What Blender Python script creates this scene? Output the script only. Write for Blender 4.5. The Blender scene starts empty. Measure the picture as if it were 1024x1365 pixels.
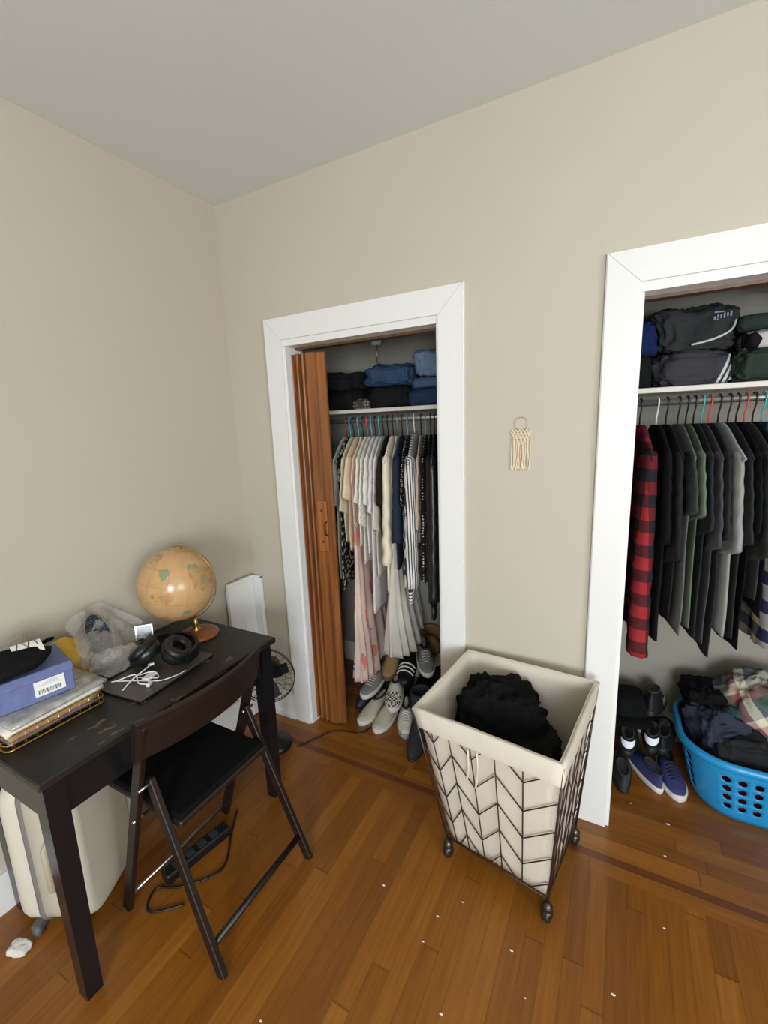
import bpy, math, random
from math import sin, cos, pi, radians, sqrt
from mathutils import Vector, Matrix, noise as mn
random.seed(7)
scene = bpy.context.scene
COL = scene.collection

# ------------------------------------------------------------------ materials
def new_mat(name):
    m = bpy.data.materials.new(name); m.use_nodes = True
    nt = m.node_tree
    return m, nt, nt.nodes['Principled BSDF']

def lin(c):
    return tuple(((x/12.92) if x <= 0.04045 else ((x+0.055)/1.055)**2.4) for x in c)
def rgb(r, g, b):
    return lin((r/255, g/255, b/255)) + (1,)

def N(nt, t, **kw):
    n = nt.nodes.new(t)
    for k, v in kw.items():
        if k == 'ins':
            for i, x in v.items(): n.inputs[i].default_value = x
        else: setattr(n, k, v)
    return n
def L(nt, a, b): nt.links.new(a, b)
def math_(nt, op, a, b=None, c=None):
    n = nt.nodes.new('ShaderNodeMath'); n.operation = op
    for i, x in enumerate((a, b, c)):
        if x is None: continue
        if isinstance(x, (int, float)): n.inputs[i].default_value = x
        else: nt.links.new(x, n.inputs[i])
    return n.outputs[0]
def mix(nt, fac, a, b):
    n = nt.nodes.new('ShaderNodeMix'); n.data_type = 'RGBA'
    for s, x in ((0, fac), (6, a), (7, b)):
        if isinstance(x, (int, float, tuple)): n.inputs[s].default_value = x
        else: nt.links.new(x, n.inputs[s])
    return n.outputs[2]
def ocoord(nt):
    return N(nt, 'ShaderNodeTexCoord').outputs['Object']
def sep(nt, v):
    s = N(nt, 'ShaderNodeSeparateXYZ'); L(nt, v, s.inputs[0]); return s.outputs
def noise_(nt, scale, detail=3, vec=None, sx=None):
    n = N(nt, 'ShaderNodeTexNoise'); n.inputs['Scale'].default_value = scale; n.inputs['Detail'].default_value = detail
    v = vec if vec is not None else ocoord(nt)
    if sx:
        mp = N(nt, 'ShaderNodeMapping'); mp.inputs['Scale'].default_value = sx; L(nt, v, mp.inputs[0]); v = mp.outputs[0]
    L(nt, v, n.inputs['Vector']); return n.outputs[0]
def bump(nt, bs, h, strength=.3, dist=.002):
    b = N(nt, 'ShaderNodeBump'); b.inputs['Strength'].default_value = strength; b.inputs['Distance'].default_value = dist
    L(nt, h, b.inputs['Height']); L(nt, b.outputs[0], bs.inputs['Normal'])

_mc = {}
def plain(name, c, rough=.6, metal=0, var=.08, scale=8, bmp=0, bscale=200, sheen=0, spec=.5):
    key = (name, c)
    if key in _mc: return _mc[key]
    m, nt, bs = new_mat(name)
    col = rgb(*c)
    n = noise_(nt, scale)
    dark = tuple(x*(1-var) for x in col[:3])+(1,); lite = tuple(min(1, x*(1+var)) for x in col[:3])+(1,)
    L(nt, mix(nt, n, dark, lite), bs.inputs['Base Color'])
    bs.inputs['Roughness'].default_value = rough; bs.inputs['Metallic'].default_value = metal
    bs.inputs['Specular IOR Level'].default_value = spec
    if sheen: bs.inputs['Sheen Weight'].default_value = sheen
    if bmp: bump(nt, bs, noise_(nt, bscale), bmp, .002)
    _mc[key] = m
    return m
def fabric(c, name='fabric', var=.14, rough=.92):
    return plain(name, c, rough=rough, var=var, scale=14, bmp=.25, bscale=260, spec=.15)

def stripes(name, c1, c2, period, duty=.5, axis=1, wob=.0):
    m, nt, bs = new_mat(name)
    s = sep(nt, ocoord(nt))
    x = s[axis] if axis < 3 else math_(nt, 'ADD', s[0], math_(nt, 'MULTIPLY', s[1], .55))
    if wob: x = math_(nt, 'ADD', x, math_(nt, 'MULTIPLY', noise_(nt, 6), wob))
    f = math_(nt, 'FRACT', math_(nt, 'DIVIDE', x, period))
    k = math_(nt, 'GREATER_THAN', f, duty)
    L(nt, mix(nt, k, rgb(*c1), rgb(*c2)), bs.inputs['Base Color']); bs.inputs['Roughness'].default_value = .9
    bs.inputs['Specular IOR Level'].default_value = .15
    return m
def plaid(name, base, c_h, c_v, c_x, period, axes=(1, 2), duty=.5):
    m, nt, bs = new_mat(name)
    s = sep(nt, ocoord(nt))
    a = math_(nt, 'GREATER_THAN', math_(nt, 'FRACT', math_(nt, 'DIVIDE', math_(nt, 'ADD', math_(nt, 'ADD', s[axes[0]], math_(nt, 'MULTIPLY', s[0], 1.2)), 5.02), period)), duty)
    b = math_(nt, 'GREATER_THAN', math_(nt, 'FRACT', math_(nt, 'DIVIDE', math_(nt, 'ADD', s[axes[1]], 5.0), period)), duty)
    r0 = mix(nt, a, rgb(*base), rgb(*c_h)); r1 = mix(nt, a, rgb(*c_v), rgb(*c_x))
    L(nt, mix(nt, b, r0, r1), bs.inputs['Base Color']); bs.inputs['Roughness'].default_value = .92
    bs.inputs['Specular IOR Level'].default_value = .15
    bump(nt, bs, noise_(nt, 200), .2)
    return m
def dots(name, c1, c2, scale, size, sx=(1, 1, 1), rnd=.3):
    m, nt, bs = new_mat(name)
    v = N(nt, 'ShaderNodeTexVoronoi'); v.inputs['Scale'].default_value = scale; v.inputs['Randomness'].default_value = rnd
    mp = N(nt, 'ShaderNodeMapping'); mp.inputs['Scale'].default_value = sx
    L(nt, ocoord(nt), mp.inputs[0]); L(nt, mp.outputs[0], v.inputs['Vector'])
    k = math_(nt, 'LESS_THAN', v.outputs['Distance'], size)
    L(nt, mix(nt, k, rgb(*c1), rgb(*c2)), bs.inputs['Base Color']); bs.inputs['Roughness'].default_value = .9
    bs.inputs['Specular IOR Level'].default_value = .15
    return m
def wood(name, c1, c2, rough=.35, sx=(30, 30, 2), scale=1.5):
    m, nt, bs = new_mat(name)
    n = noise_(nt, scale, 5, None, sx)
    r = N(nt, 'ShaderNodeValToRGB'); r.color_ramp.elements[0].color = rgb(*c1); r.color_ramp.elements[1].color = rgb(*c2)
    r.color_ramp.elements[0].position = .3; r.color_ramp.elements[1].position = .7
    L(nt, n, r.inputs[0]); L(nt, r.outputs[0], bs.inputs['Base Color'])
    bs.inputs['Roughness'].default_value = rough
    bump(nt, bs, n, .1, .001)
    return m
def floor_mat():
    m, nt, bs = new_mat('oak_strip_floor')
    co = ocoord(nt); s = sep(nt, co)
    X, Y = s[0], s[1]
    bord = math_(nt, 'GREATER_THAN', Y, -.235)
    # u across boards, v along boards
    def sel(k, a, b):   # k? b : a
        return math_(nt, 'ADD', math_(nt, 'MULTIPLY', a, math_(nt, 'SUBTRACT', 1, k)), math_(nt, 'MULTIPLY', b, k))
    u = sel(bord, X, math_(nt, 'ADD', Y, 20.0)); v = sel(bord, Y, X)
    w = .057
    ud = math_(nt, 'DIVIDE', math_(nt, 'ADD', u, 10), w)
    idx = math_(nt, 'FLOOR', ud); fu = math_(nt, 'FRACT', ud)
    wn = N(nt, 'ShaderNodeTexWhiteNoise', noise_dimensions='1D'); L(nt, idx, wn.inputs['W'])
    vo = math_(nt, 'ADD', math_(nt, 'DIVIDE', v, 1.15), math_(nt, 'MULTIPLY', wn.outputs[0], 7.3))
    vi = math_(nt, 'FLOOR', vo); fv = math_(nt, 'FRACT', vo)
    cmb = N(nt, 'ShaderNodeCombineXYZ'); L(nt, idx, cmb.inputs[0]); L(nt, vi, cmb.inputs[1])
    wn2 = N(nt, 'ShaderNodeTexWhiteNoise', noise_dimensions='2D'); L(nt, cmb.outputs[0], wn2.inputs['Vector'])
    cg = N(nt, 'ShaderNodeCombineXYZ'); L(nt, math_(nt, 'MULTIPLY', u, 90), cg.inputs[0]); L(nt, math_(nt, 'MULTIPLY', v, 5), cg.inputs[1])
    L(nt, math_(nt, 'MULTIPLY', wn2.outputs[0], 40), cg.inputs[2])
    gr = N(nt, 'ShaderNodeTexNoise'); gr.inputs['Scale'].default_value = 1; gr.inputs['Detail'].default_value = 5; L(nt, cg.outputs[0], gr.inputs['Vector'])
    ramp = N(nt, 'ShaderNodeValToRGB')
    e = ramp.color_ramp.elements
    e[0].color = rgb(110, 63, 16); e[0].position = 0; e[1].color = rgb(166, 109, 42); e[1].position = 1
    x = e.new(.5); x.color = rgb(139, 85, 25)
    t = math_(nt, 'ADD', math_(nt, 'MULTIPLY', wn2.outputs[0], .55), math_(nt, 'MULTIPLY', math_(nt, 'SUBTRACT', gr.outputs[0], .3), .75))
    L(nt, t, ramp.inputs[0])
    col = ramp.outputs[0]
    gap = math_(nt, 'MAXIMUM', math_(nt, 'LESS_THAN', fu, .03), math_(nt, 'LESS_THAN', fv, .004))
    col = mix(nt, math_(nt, 'MULTIPLY', gap, .45), col, rgb(60, 32, 12))
    strip = math_(nt, 'MULTIPLY', math_(nt, 'GREATER_THAN', Y, -.182), math_(nt, 'LESS_THAN', Y, -.150))
    col = mix(nt, math_(nt, 'MULTIPLY', strip, .8), col, rgb(92, 46, 24))
    L(nt, col, bs.inputs['Base Color'])
    rn = noise_(nt, 5, 4)
    L(nt, math_(nt, 'ADD', .24, math_(nt, 'MULTIPLY', rn, .22)), bs.inputs['Roughness'])
    bump(nt, bs, math_(nt, 'SUBTRACT', 1, gap), .25, .0008)
    return m
def wall_mat(name, c, b=.06):
    m, nt, bs = new_mat(name)
    col = rgb(*c)
    n = noise_(nt, 1.3, 4)
    L(nt, mix(nt, n, tuple(x*.96 for x in col[:3])+(1,), tuple(x*1.04 for x in col[:3])+(1,)), bs.inputs['Base Color'])
    bs.inputs['Roughness'].default_value = .85; bs.inputs['Specular IOR Level'].default_value = .2
    bump(nt, bs, noise_(nt, 120, 4), b, .002)
    return m
def worn_black(name):
    m, nt, bs = new_mat(name)
    n = noise_(nt, 5, 6, None, (8, 3, 8)); n2 = noise_(nt, 2.2, 2)
    k = math_(nt, 'MULTIPLY', math_(nt, 'GREATER_THAN', n, .625), math_(nt, 'GREATER_THAN', n2, .46))
    L(nt, mix(nt, k, mix(nt, noise_(nt, 20, 4), rgb(19, 18, 17), rgb(38, 35, 32)), rgb(96, 84, 66)), bs.inputs['Base Color'])
    L(nt, math_(nt, 'ADD', .3, math_(nt, 'MULTIPLY', noise_(nt, 30, 4), .25)), bs.inputs['Roughness'])
    bump(nt, bs, noise_(nt, 60, 4), .15, .001)
    return m
def globe_mat():
    m, nt, bs = new_mat('antique_map')
    co = ocoord(nt); s = sep(nt, co)
    R = .155
    n = noise_(nt, 9, 6); n2 = noise_(nt, 14, 3); n3 = noise_(nt, 22, 4)
    land = math_(nt, 'GREATER_THAN', n, .535)
    sea = mix(nt, n3, rgb(176, 136, 92), rgb(204, 166, 118))
    r = N(nt, 'ShaderNodeValToRGB'); r.color_ramp.interpolation = 'CONSTANT'
    e = r.color_ramp.elements
    e[0].color = rgb(178, 116, 64); e[0].position = 0
    e[1].color = rgb(92, 142, 118); e[1].position = .58
    a = e.new(.45); a.color = rgb(168, 146, 96)
    a = e.new(.52); a.color = rgb(190, 132, 84)
    L(nt, n2, r.inputs[0])
    landc = mix(nt, math_(nt, 'MULTIPLY', n3, .6), r.outputs[0], rgb(170, 134, 88))
    col = mix(nt, math_(nt, 'MULTIPLY', land, .9), sea, landc)
    lat = math_(nt, 'FRACT', math_(nt, 'DIVIDE', math_(nt, 'ADD', s[2], 5), R*.42))
    l1 = math_(nt, 'LESS_THAN', lat, .022)
    lon = math_(nt, 'FRACT', math_(nt, 'MULTIPLY', math_(nt, 'ARCTAN2', s[1], s[0]), 12/(2*pi)))
    l2 = math_(nt, 'LESS_THAN', lon, .018)
    col = mix(nt, math_(nt, 'MULTIPLY', math_(nt, 'MAXIMUM', l1, l2), .45), col, rgb(120, 86, 52))
    L(nt, col, bs.inputs['Base Color']); bs.inputs['Roughness'].default_value = .22
    return m
def clear_film(name, alpha=.3, tint=(225, 222, 214), bub=True):
    m, nt, bs = new_mat(name)
    bs.inputs['Base Color'].default_value = rgb(*tint)
    bs.inputs['Roughness'].default_value = .18
    lw = N(nt, 'ShaderNodeLayerWeight'); lw.inputs[0].default_value = .35
    n = noise_(nt, 18, 5)
    L(nt, math_(nt, 'MINIMUM', .85, math_(nt, 'ADD', alpha*.45, math_(nt, 'ADD', math_(nt, 'MULTIPLY', n, alpha*.7), math_(nt, 'MULTIPLY', lw.outputs[1], .4)))), bs.inputs['Alpha'])
    if bub:
        v = N(nt, 'ShaderNodeTexVoronoi'); v.inputs['Scale'].default_value = 130; v.inputs['Randomness'].default_value = .2
        L(nt, ocoord(nt), v.inputs['Vector']); bump(nt, bs, v.outputs['Distance'], .8, .004)
    else: bump(nt, bs, noise_(nt, 40, 5), .7, .01)
    return m
def pink_print():
    m, nt, bs = new_mat('pink_printed_cotton')
    v = N(nt, 'ShaderNodeTexVoronoi'); v.inputs['Scale'].default_value = 8.5; L(nt, ocoord(nt), v.inputs['Vector'])
    blot = math_(nt, 'LESS_THAN', v.outputs['Distance'], .30)
    ch = N(nt, 'ShaderNodeTexChecker'); ch.inputs['Scale'].default_value = 75; L(nt, ocoord(nt), ch.inputs['Vector'])
    blue = mix(nt, ch.outputs['Fac'], rgb(70, 100, 140), rgb(205, 205, 205))
    vs = sep(nt, v.outputs['Color'])
    isb = math_(nt, 'GREATER_THAN', vs[0], .5)
    n = noise_(nt, 9, 4, None, (1.5, 1.5, .8))
    red = math_(nt, 'GREATER_THAN', n, .6)
    base = mix(nt, noise_(nt, 12), rgb(196, 170, 158), rgb(220, 196, 184))
    base = mix(nt, math_(nt, 'MULTIPLY', red, .75), base, rgb(205, 92, 76))
    L(nt, mix(nt, math_(nt, 'MULTIPLY', blot, isb), base, blue), bs.inputs['Base Color'])
    bs.inputs['Roughness'].default_value = .9; bs.inputs['Specular IOR Level'].default_value = .15
    return m
def denim(c, name='denim'):
    m, nt, bs = new_mat(name)
    col = rgb(*c)
    n = noise_(nt, 11, 5)
    L(nt, mix(nt, n, tuple(x*.62 for x in col[:3])+(1,), tuple(min(1, x*1.45) for x in col[:3])+(1,)), bs.inputs['Base Color'])
    bs.inputs['Roughness'].default_value = .9; bs.inputs['Specular IOR Level'].default_value = .15
    bump(nt, bs, noise_(nt, 300), .3)
    return m

# ------------------------------------------------------------------ mesh builder
class MB:
    def __init__(s): s.v = []; s.f = []; s.sm = []
    def add(s, vs, fs, smooth=True, M=None):
        b = len(s.v)
        s.v += [tuple(M @ Vector(p)) if M else tuple(p) for p in vs]
        s.f += [tuple(b+i for i in f) for f in fs]; s.sm += [smooth]*len(fs)
    def box(s, c, d, rz=0, M=None, bev=0):
        x, y, z = (k/2 for k in d)
        if bev:
            b = min(bev, x*.49, y*.49, z*.49)
            vs = []; 
            # 24-vertex chamfered box
            def V(sx, sy, sz, ax):
                p = [sx*(x-b), sy*(y-b), sz*(z-b)]; full = (x, y, z); sg = (sx, sy, sz); p[ax] = sg[ax]*full[ax]; return tuple(p)
            idx = {}
            for sx in (-1, 1):
                for sy in (-1, 1):
                    for sz in (-1, 1):
                        for ax in range(3):
                            idx[(sx, sy, sz, ax)] = len(vs); vs.append(V(sx, sy, sz, ax))
            fs = []
            for ax in range(3):
                o = [i for i in range(3) if i != ax]
                for sg in (-1, 1):
                    q = []
                    for a, b2 in ((-1, -1), (1, -1), (1, 1), (-1, 1)):
                        t = [0, 0, 0]; t[ax] = sg; t[o[0]] = a; t[o[1]] = b2; q.append(idx[(*t, ax)])
                    if (sg < 0) != (ax == 1): q = q[::-1]
                    fs.append(q)
            for ax in range(3):      # edges parallel to ax
                o = [i for i in range(3) if i != ax]
                for a in (-1, 1):
                    for b2 in (-1, 1):
                        t0 = [0, 0, 0]; t0[ax] = -1; t0[o[0]] = a; t0[o[1]] = b2; t1 = t0[:]; t1[ax] = 1
                        q = [idx[(*t0, o[0])], idx[(*t1, o[0])], idx[(*t1, o[1])], idx[(*t0, o[1])]]
                        fs.append(q)
            for sx in (-1, 1):
                for sy in (-1, 1):
                    for sz in (-1, 1): fs.append([idx[(sx, sy, sz, a)] for a in range(3)])
        else:
            vs = [(a, b, c2) for a in (-x, x) for b in (-y, y) for c2 in (-z, z)]
            fs = [(0, 1, 3, 2), (4, 6, 7, 5), (0, 4, 5, 1), (2, 3, 7, 6), (0, 2, 6, 4), (1, 5, 7, 3)]
        T = Matrix.Translation(Vector(c)) @ Matrix.Rotation(rz, 4, 'Z')
        if M: T = M @ T
        s.add(vs, fs, False, T)
    def tube(s, pts, r, n=8, closed=False, cap=True, M=None):
        pts = [Vector(p) for p in pts]; k = len(pts)
        rs = r if isinstance(r, (list, tuple)) else [r]*k
        vs = []; up = None
        for i, p in enumerate(pts):
            if closed: t = pts[(i+1) % k]-pts[i-1]
            else: t = pts[min(i+1, k-1)]-pts[max(i-1, 0)]
            t.normalize()
            if up is None:
                up = Vector((0, 0, 1)) if abs(t.z) < .9 else Vector((0, 1, 0))
            a = t.cross(up)
            if a.length < 1e-5: a = t.orthogonal()
            a.normalize(); b = a.cross(t); up = b
            for j in range(n):
                g = 2*pi*j/n
                vs.append(p + a*cos(g)*rs[i] + b*sin(g)*rs[i])
        fs = []
        for i in range(k if closed else k-1):
            i2 = (i+1) % k
            for j in range(n):
                fs.append((i*n+j, i*n+(j+1) % n, i2*n+(j+1) % n, i2*n+j))
        if cap and not closed:
            fs.append(tuple(range(n))[::-1]); fs.append(tuple((k-1)*n+j for j in range(n)))
        s.add(vs, fs, True, M)
    def beam(s, a, b, w, h, M=None, up=(0, 1, 0)):
        """rectangular bar from a to b; w measured along `up`, h across"""
        a, b = Vector(a), Vector(b); t = (b-a); ln = t.length; t.normalize()
        u = Vector(up); u = (u - t*u.dot(t)).normalized(); q = t.cross(u)
        R = Matrix((t, u, q)).transposed().to_4x4(); R.translation = (a+b)/2
        if M: R = M @ R
        s.box((0, 0, 0), (ln, w, h), 0, R, bev=min(w, h)*.12)
    def loft(s, rings, cap0=True, cap1=True, closed=True, M=None, smooth=True):
        n = len(rings[0]); vs = [p for r in rings for p in r]; fs = []
        for i in range(len(rings)-1):
            for j in range(n if closed else n-1):
                j2 = (j+1) % n
                fs.append((i*n+j, i*n+j2, (i+1)*n+j2, (i+1)*n+j))
        if cap0: fs.append(tuple(range(n))[::-1])
        if cap1: fs.append(tuple((len(rings)-1)*n+j for j in range(n)))
        s.add(vs, fs, smooth, M)
    def lathe(s, prof, n=32, c=(0, 0, 0), M=None):
        T = Matrix.Translation(Vector(c))
        if M: T = M @ T
        s.loft([[(r*cos(2*pi*j/n), r*sin(2*pi*j/n), z) for j in range(n)] for r, z in prof], M=T)
    def ball(s, c, r, nu=24, nv=14, f=None, M=None):
        """ellipsoid, r=(rx,ry,rz); f displaces unit direction -> scale"""
        r = r if isinstance(r, (tuple, list)) else (r, r, r)
        vs = []; fs = []
        for i in range(nv+1):
            th = pi*i/nv
            for j in range(nu):
                ph = 2*pi*j/nu
                d = Vector((sin(th)*cos(ph), sin(th)*sin(ph), cos(th)))
                k = f(d) if f else 1
                vs.append((c[0]+d.x*r[0]*k, c[1]+d.y*r[1]*k, c[2]+d.z*r[2]*k))
        for i in range(nv):
            for j in range(nu):
                j2 = (j+1) % nu
                if i == 0: fs.append((j, (i+1)*nu+j, (i+1)*nu+j2))
                elif i == nv-1: fs.append((i*nu+j, (i+1)*nu+j, i*nu+j2))
                else: fs.append((i*nu+j, (i+1)*nu+j, (i+1)*nu+j2, i*nu+j2))
        s.add(vs, fs, True, M)
    def build(s, name, mat, parent=None, loc=None, rot=None):
        me = bpy.data.meshes.new(name); me.from_pydata(s.v, [], s.f); me.validate()
        if len(s.sm) == len(me.polygons): me.polygons.foreach_set('use_smooth', s.sm)
        me.materials.append(mat)
        import bmesh
        bm = bmesh.new(); bm.from_mesh(me); bmesh.ops.recalc_face_normals(bm, faces=bm.faces); bm.to_mesh(me); bm.free()
        o = bpy.data.objects.new(name, me); COL.objects.link(o)
        if parent: o.parent = parent
        if loc: o.location = loc
        if rot: o.rotation_euler = rot
        return o

def tag(o, label, cat, group=None, kind=None):
    if label: o['label'] = label
    if cat: o['category'] = cat
    if group: o['group'] = group
    if kind: o['kind'] = kind
    return o
def thing(name, label, cat, loc=(0, 0, 0), rz=0, group=None, rot=None):
    o = bpy.data.objects.new(name, None); COL.objects.link(o); o.location = loc
    o.rotation_euler = rot if rot else (0, 0, rz); o.empty_display_size = .05
    return tag(o, label, cat, group)
def struct(mb, name, mat):
    o = mb.build(name, mat); o['kind'] = 'structure'; return o

# ------------------------------------------------------------------ shared materials
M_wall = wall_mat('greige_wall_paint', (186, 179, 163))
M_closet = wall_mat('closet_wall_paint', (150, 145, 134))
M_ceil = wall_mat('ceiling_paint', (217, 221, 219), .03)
M_white = plain('white_gloss_trim', (223, 222, 219), rough=.38, var=.02, scale=3)
M_offwhite = plain('aged_white_paint', (216, 211, 200), rough=.5, var=.04)
M_floor = floor_mat()
M_black = plain('black_plastic', (16, 16, 17), rough=.4, var=.1)
M_blackmetal = plain('black_metal', (20, 19, 18), rough=.45, metal=.3)
M_gold = plain('polished_brass', (196, 160, 90), rough=.28, metal=1, var=.05)
M_bronze = plain('bronze_wire', (70, 52, 44), rough=.45, metal=.6)
M_steel = plain('steel', (170, 170, 170), rough=.3, metal=1)
M_track = wood('track_wood', (74, 50, 30), (104, 76, 48))
M_doorwood = wood('stained_pine', (100, 56, 24), (150, 92, 46), .38, (26, 26, 1.2))
M_darkwood = wood('dark_stained_wood', (20, 12, 11), (33, 20, 17), .45, (3, 3, 30))
M_desk = worn_black('worn_black_paint')

# ------------------------------------------------------------------ setting
RX, RY, H = 4.3, -4.6, 2.69
O1 = (.367, 1.153); O2 = (1.838, 2.95); OH = 2.03; WT = .12; CB = .68; CH = 2.115
b = MB(); b.box((RX/2+.0, (RY+.8)/2, -.05), (RX+.4, -RY+.8, .1)); struct(b, 'floor', M_floor)
b = MB(); b.box((RX/2, RY/2+.06, H+.05), (RX+.4, -RY+.3, .1)); struct(b, 'ceiling', M_ceil)
b = MB(); b.box((-.06, RY/2+.4, H/2), (.12, -RY+.8, H)); struct(b, 'wall_left', M_wall)
b = MB()
for x0, x1, z0, z1 in ((0, O1[0], 0, H), (O1[0], O1[1], OH, H), (O1[1], O2[0], 0, H), (O2[0], O2[1], OH, H), (O2[1], RX, 0, H)):
    b.box(((x0+x1)/2, WT/2, (z0+z1)/2), (x1-x0, WT, z1-z0))
struct(b, 'wall_back', M_wall)
b = MB()
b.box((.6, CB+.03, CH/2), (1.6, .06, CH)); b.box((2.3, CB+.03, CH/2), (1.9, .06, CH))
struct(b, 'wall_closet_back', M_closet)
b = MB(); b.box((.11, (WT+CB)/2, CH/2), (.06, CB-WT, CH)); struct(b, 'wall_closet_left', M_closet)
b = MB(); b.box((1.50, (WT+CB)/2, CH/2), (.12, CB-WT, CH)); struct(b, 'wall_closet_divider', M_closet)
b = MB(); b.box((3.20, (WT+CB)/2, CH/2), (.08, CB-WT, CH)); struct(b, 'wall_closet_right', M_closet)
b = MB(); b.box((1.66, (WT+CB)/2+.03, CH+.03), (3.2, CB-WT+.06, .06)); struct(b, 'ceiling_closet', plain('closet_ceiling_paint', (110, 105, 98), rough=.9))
# rest of the room behind the camera, with two windows
b = MB()
wy0, wy1, wz0, wz1 = -3.7, -1.9, .75, 2.15
for y0, y1, z0, z1 in ((RY, wy0, 0, H), (wy0, wy1, 0, wz0), (wy0, wy1, wz1, H), (wy1, 0, 0, H)):
    b.box((RX+.06, (y0+y1)/2, (z0+z1)/2), (.12, y1-y0, z1-z0))
struct(b, 'wall_right', M_wall)
b = MB()
vx0, vx1 = 2.3, 3.8
for x0, x1, z0, z1 in ((0, vx0, 0, H), (vx0, vx1, 0, wz0), (vx0, vx1, wz1, H), (vx1, RX, 0, H)):
    b.box(((x0+x1)/2, RY-.06, (z0+z1)/2), (x1-x0, .12, z1-z0))
struct(b, 'wall_front', M_wall)
def window(name, c, w, along):
    b = MB(); h = wz1-wz0; zc = (wz0+wz1)/2
    def bar(du, z, su, sz):
        if along == 'y': b.box((c[0], c[1]+du, z), (.06, su, sz))
        else: b.box((c[0]+du, c[1], z), (su, .06, sz))
    for sg in (-1, 1): bar(sg*(w/2-.025), zc, .05, h); bar(0, zc+sg*(h/2-.025), w, .05)
    bar(0, zc, w, .045)
    struct(b, name, M_white)
window('window_1', (RX+.06, (wy0+wy1)/2), wy1-wy0, 'y')
window('window_2', ((vx0+vx1)/2, RY-.06), vx1-vx0, 'x')

# baseboards
b = MB()
for x0, x1 in ((0.0, O1[0]-.1), (O1[1]+.1, O2[0]-.1)):
    b.box(((x0+x1)/2, -.008, .07), (x1-x0, .016, .14)); b.box(((x0+x1)/2, -.012, .145), (x1-x0, .024, .012)); b.box(((x0+x1)/2, -.014, .012), (x1-x0, .028, .024))
struct(b, 'baseboard_back', M_white)
b = MB(); b.box((.008, RY/2, .07), (.016, -RY, .14)); b.box((.011, RY/2, .145), (.022, -RY, .012)); struct(b, 'baseboard_left', M_white)
b = MB(); b.box((.8, CB-.008, .07), (1.3, .016, .14)); b.box((2.36, CB-.008, .07), (1.6, .016, .14)); struct(b, 'baseboard_closet', M_offwhite)
# casings and jambs of the two closet openings
def casing(name, x0, x1):
    w = .099; t = .022
    b = MB()
    def prism(poly, y0, y1):
        n = len(poly); vs = [(x, y0, z) for x, z in poly]+[(x, y1, z) for x, z in poly]
        fs = [tuple(range(n)), tuple(range(2*n-1, n-1, -1))]+[(i, (i+1) % n, n+(i+1) % n, n+i) for i in range(n)]
        b.add(vs, fs, False)
    g = .0012
    prism([(x0-w, 0), (x0, 0), (x0, OH-g), (x0-w, OH+w-g)], -t, 0)
    prism([(x1, 0), (x1+w, 0), (x1+w, OH+w-g), (x1, OH-g)], -t, 0)
    prism([(x0, OH), (x1, OH), (x1+w, OH+w), (x0-w, OH+w)], -t, 0)
    prism([(x0-w-.004, 0), (x0-w, 0), (x0-w, OH+w), (x0-w-.004, OH+w+.004)], -t*.7, 0)
    prism([(x1+w, 0), (x1+w+.004, 0), (x1+w+.004, OH+w+.004), (x1+w, OH+w)], -t*.7, 0)
    # jamb lining, set back a little from the casing edge
    j = .006
    b.box((x0+j/2, .055, (OH-.03)/2), (j+.012, .13, OH-.03)); b.box((x1-j/2, .055, (OH-.03)/2), (j+.012, .13, OH-.03))
    b.box(((x0+x1)/2, .055, OH-.012), (x1-x0, .13, .034))
    struct(b, name, M_white)
casing('trim_1', *O1); casing('trim_2', *O2)
b = MB(); b.box(((O1[0]+O1[1])/2, .085, OH-.034), (O1[1]-O1[0]-.03, .045, .011)); struct(b, 'trim_3', M_track)
b = MB(); b.box(((O2[0]+O2[1])/2, .085, OH-.034), (O2[1]-O2[0]-.03, .045, .011)); struct(b, 'trim_4', M_track)

# accordion closet door, folded open against the left jamb
door = bpy.data.objects.new('door_1', None); COL.objects.link(door); door.location = (.38, .05, 0); door['kind'] = 'structure'
door['label'] = 'brown wooden accordion door folded open in the left closet'
zz = [(.378, .03), (.396, .115), (.412, .028), (.430, .115), (.446, .026), (.463, .100), (.472, .05)]
for i in range(len(zz)-1):
    b = MB(); a = Vector((*zz[i], 0)); c = Vector((*zz[i+1], 0)); d = c-a
    b.box((0, 0, 0), (d.length, .011, 1.955), 0, Matrix.Translation((a+c)/2+Vector((-.38, -.05, .99))) @ Matrix.Rotation(math.atan2(d.y, d.x), 4, 'Z'), bev=.003)
    b.build('door_panel', M_doorwood, door)
b = MB()
b.box((.128, .001, .99), (.10, .024, 1.955), radians(12), bev=.004); b.box((.112, -.016, .99), (.05, .014, 1.955), radians(12), bev=.003)
lead = b.build('door_panel', M_doorwood, door)
b = MB(); b.box((.128, -.024, 1.13), (.05, .008, .26), radians(12), bev=.003)
pl_ = b.build('latch_plate', wood('latch_wood', (128, 74, 36), (158, 98, 52)), lead)
b = MB(); b.tube([(.150, -.022, 1.155), (.152, -.042, 1.15), (.153, -.042, 1.09), (.151, -.022, 1.085)], .004, 8)
for z in (1.05, 1.21): b.ball((.126, -.029, z), .006, 10, 6)
b.build('latch_handle', plain('old_brass', (110, 80, 40), .35, .9), pl_)

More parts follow.
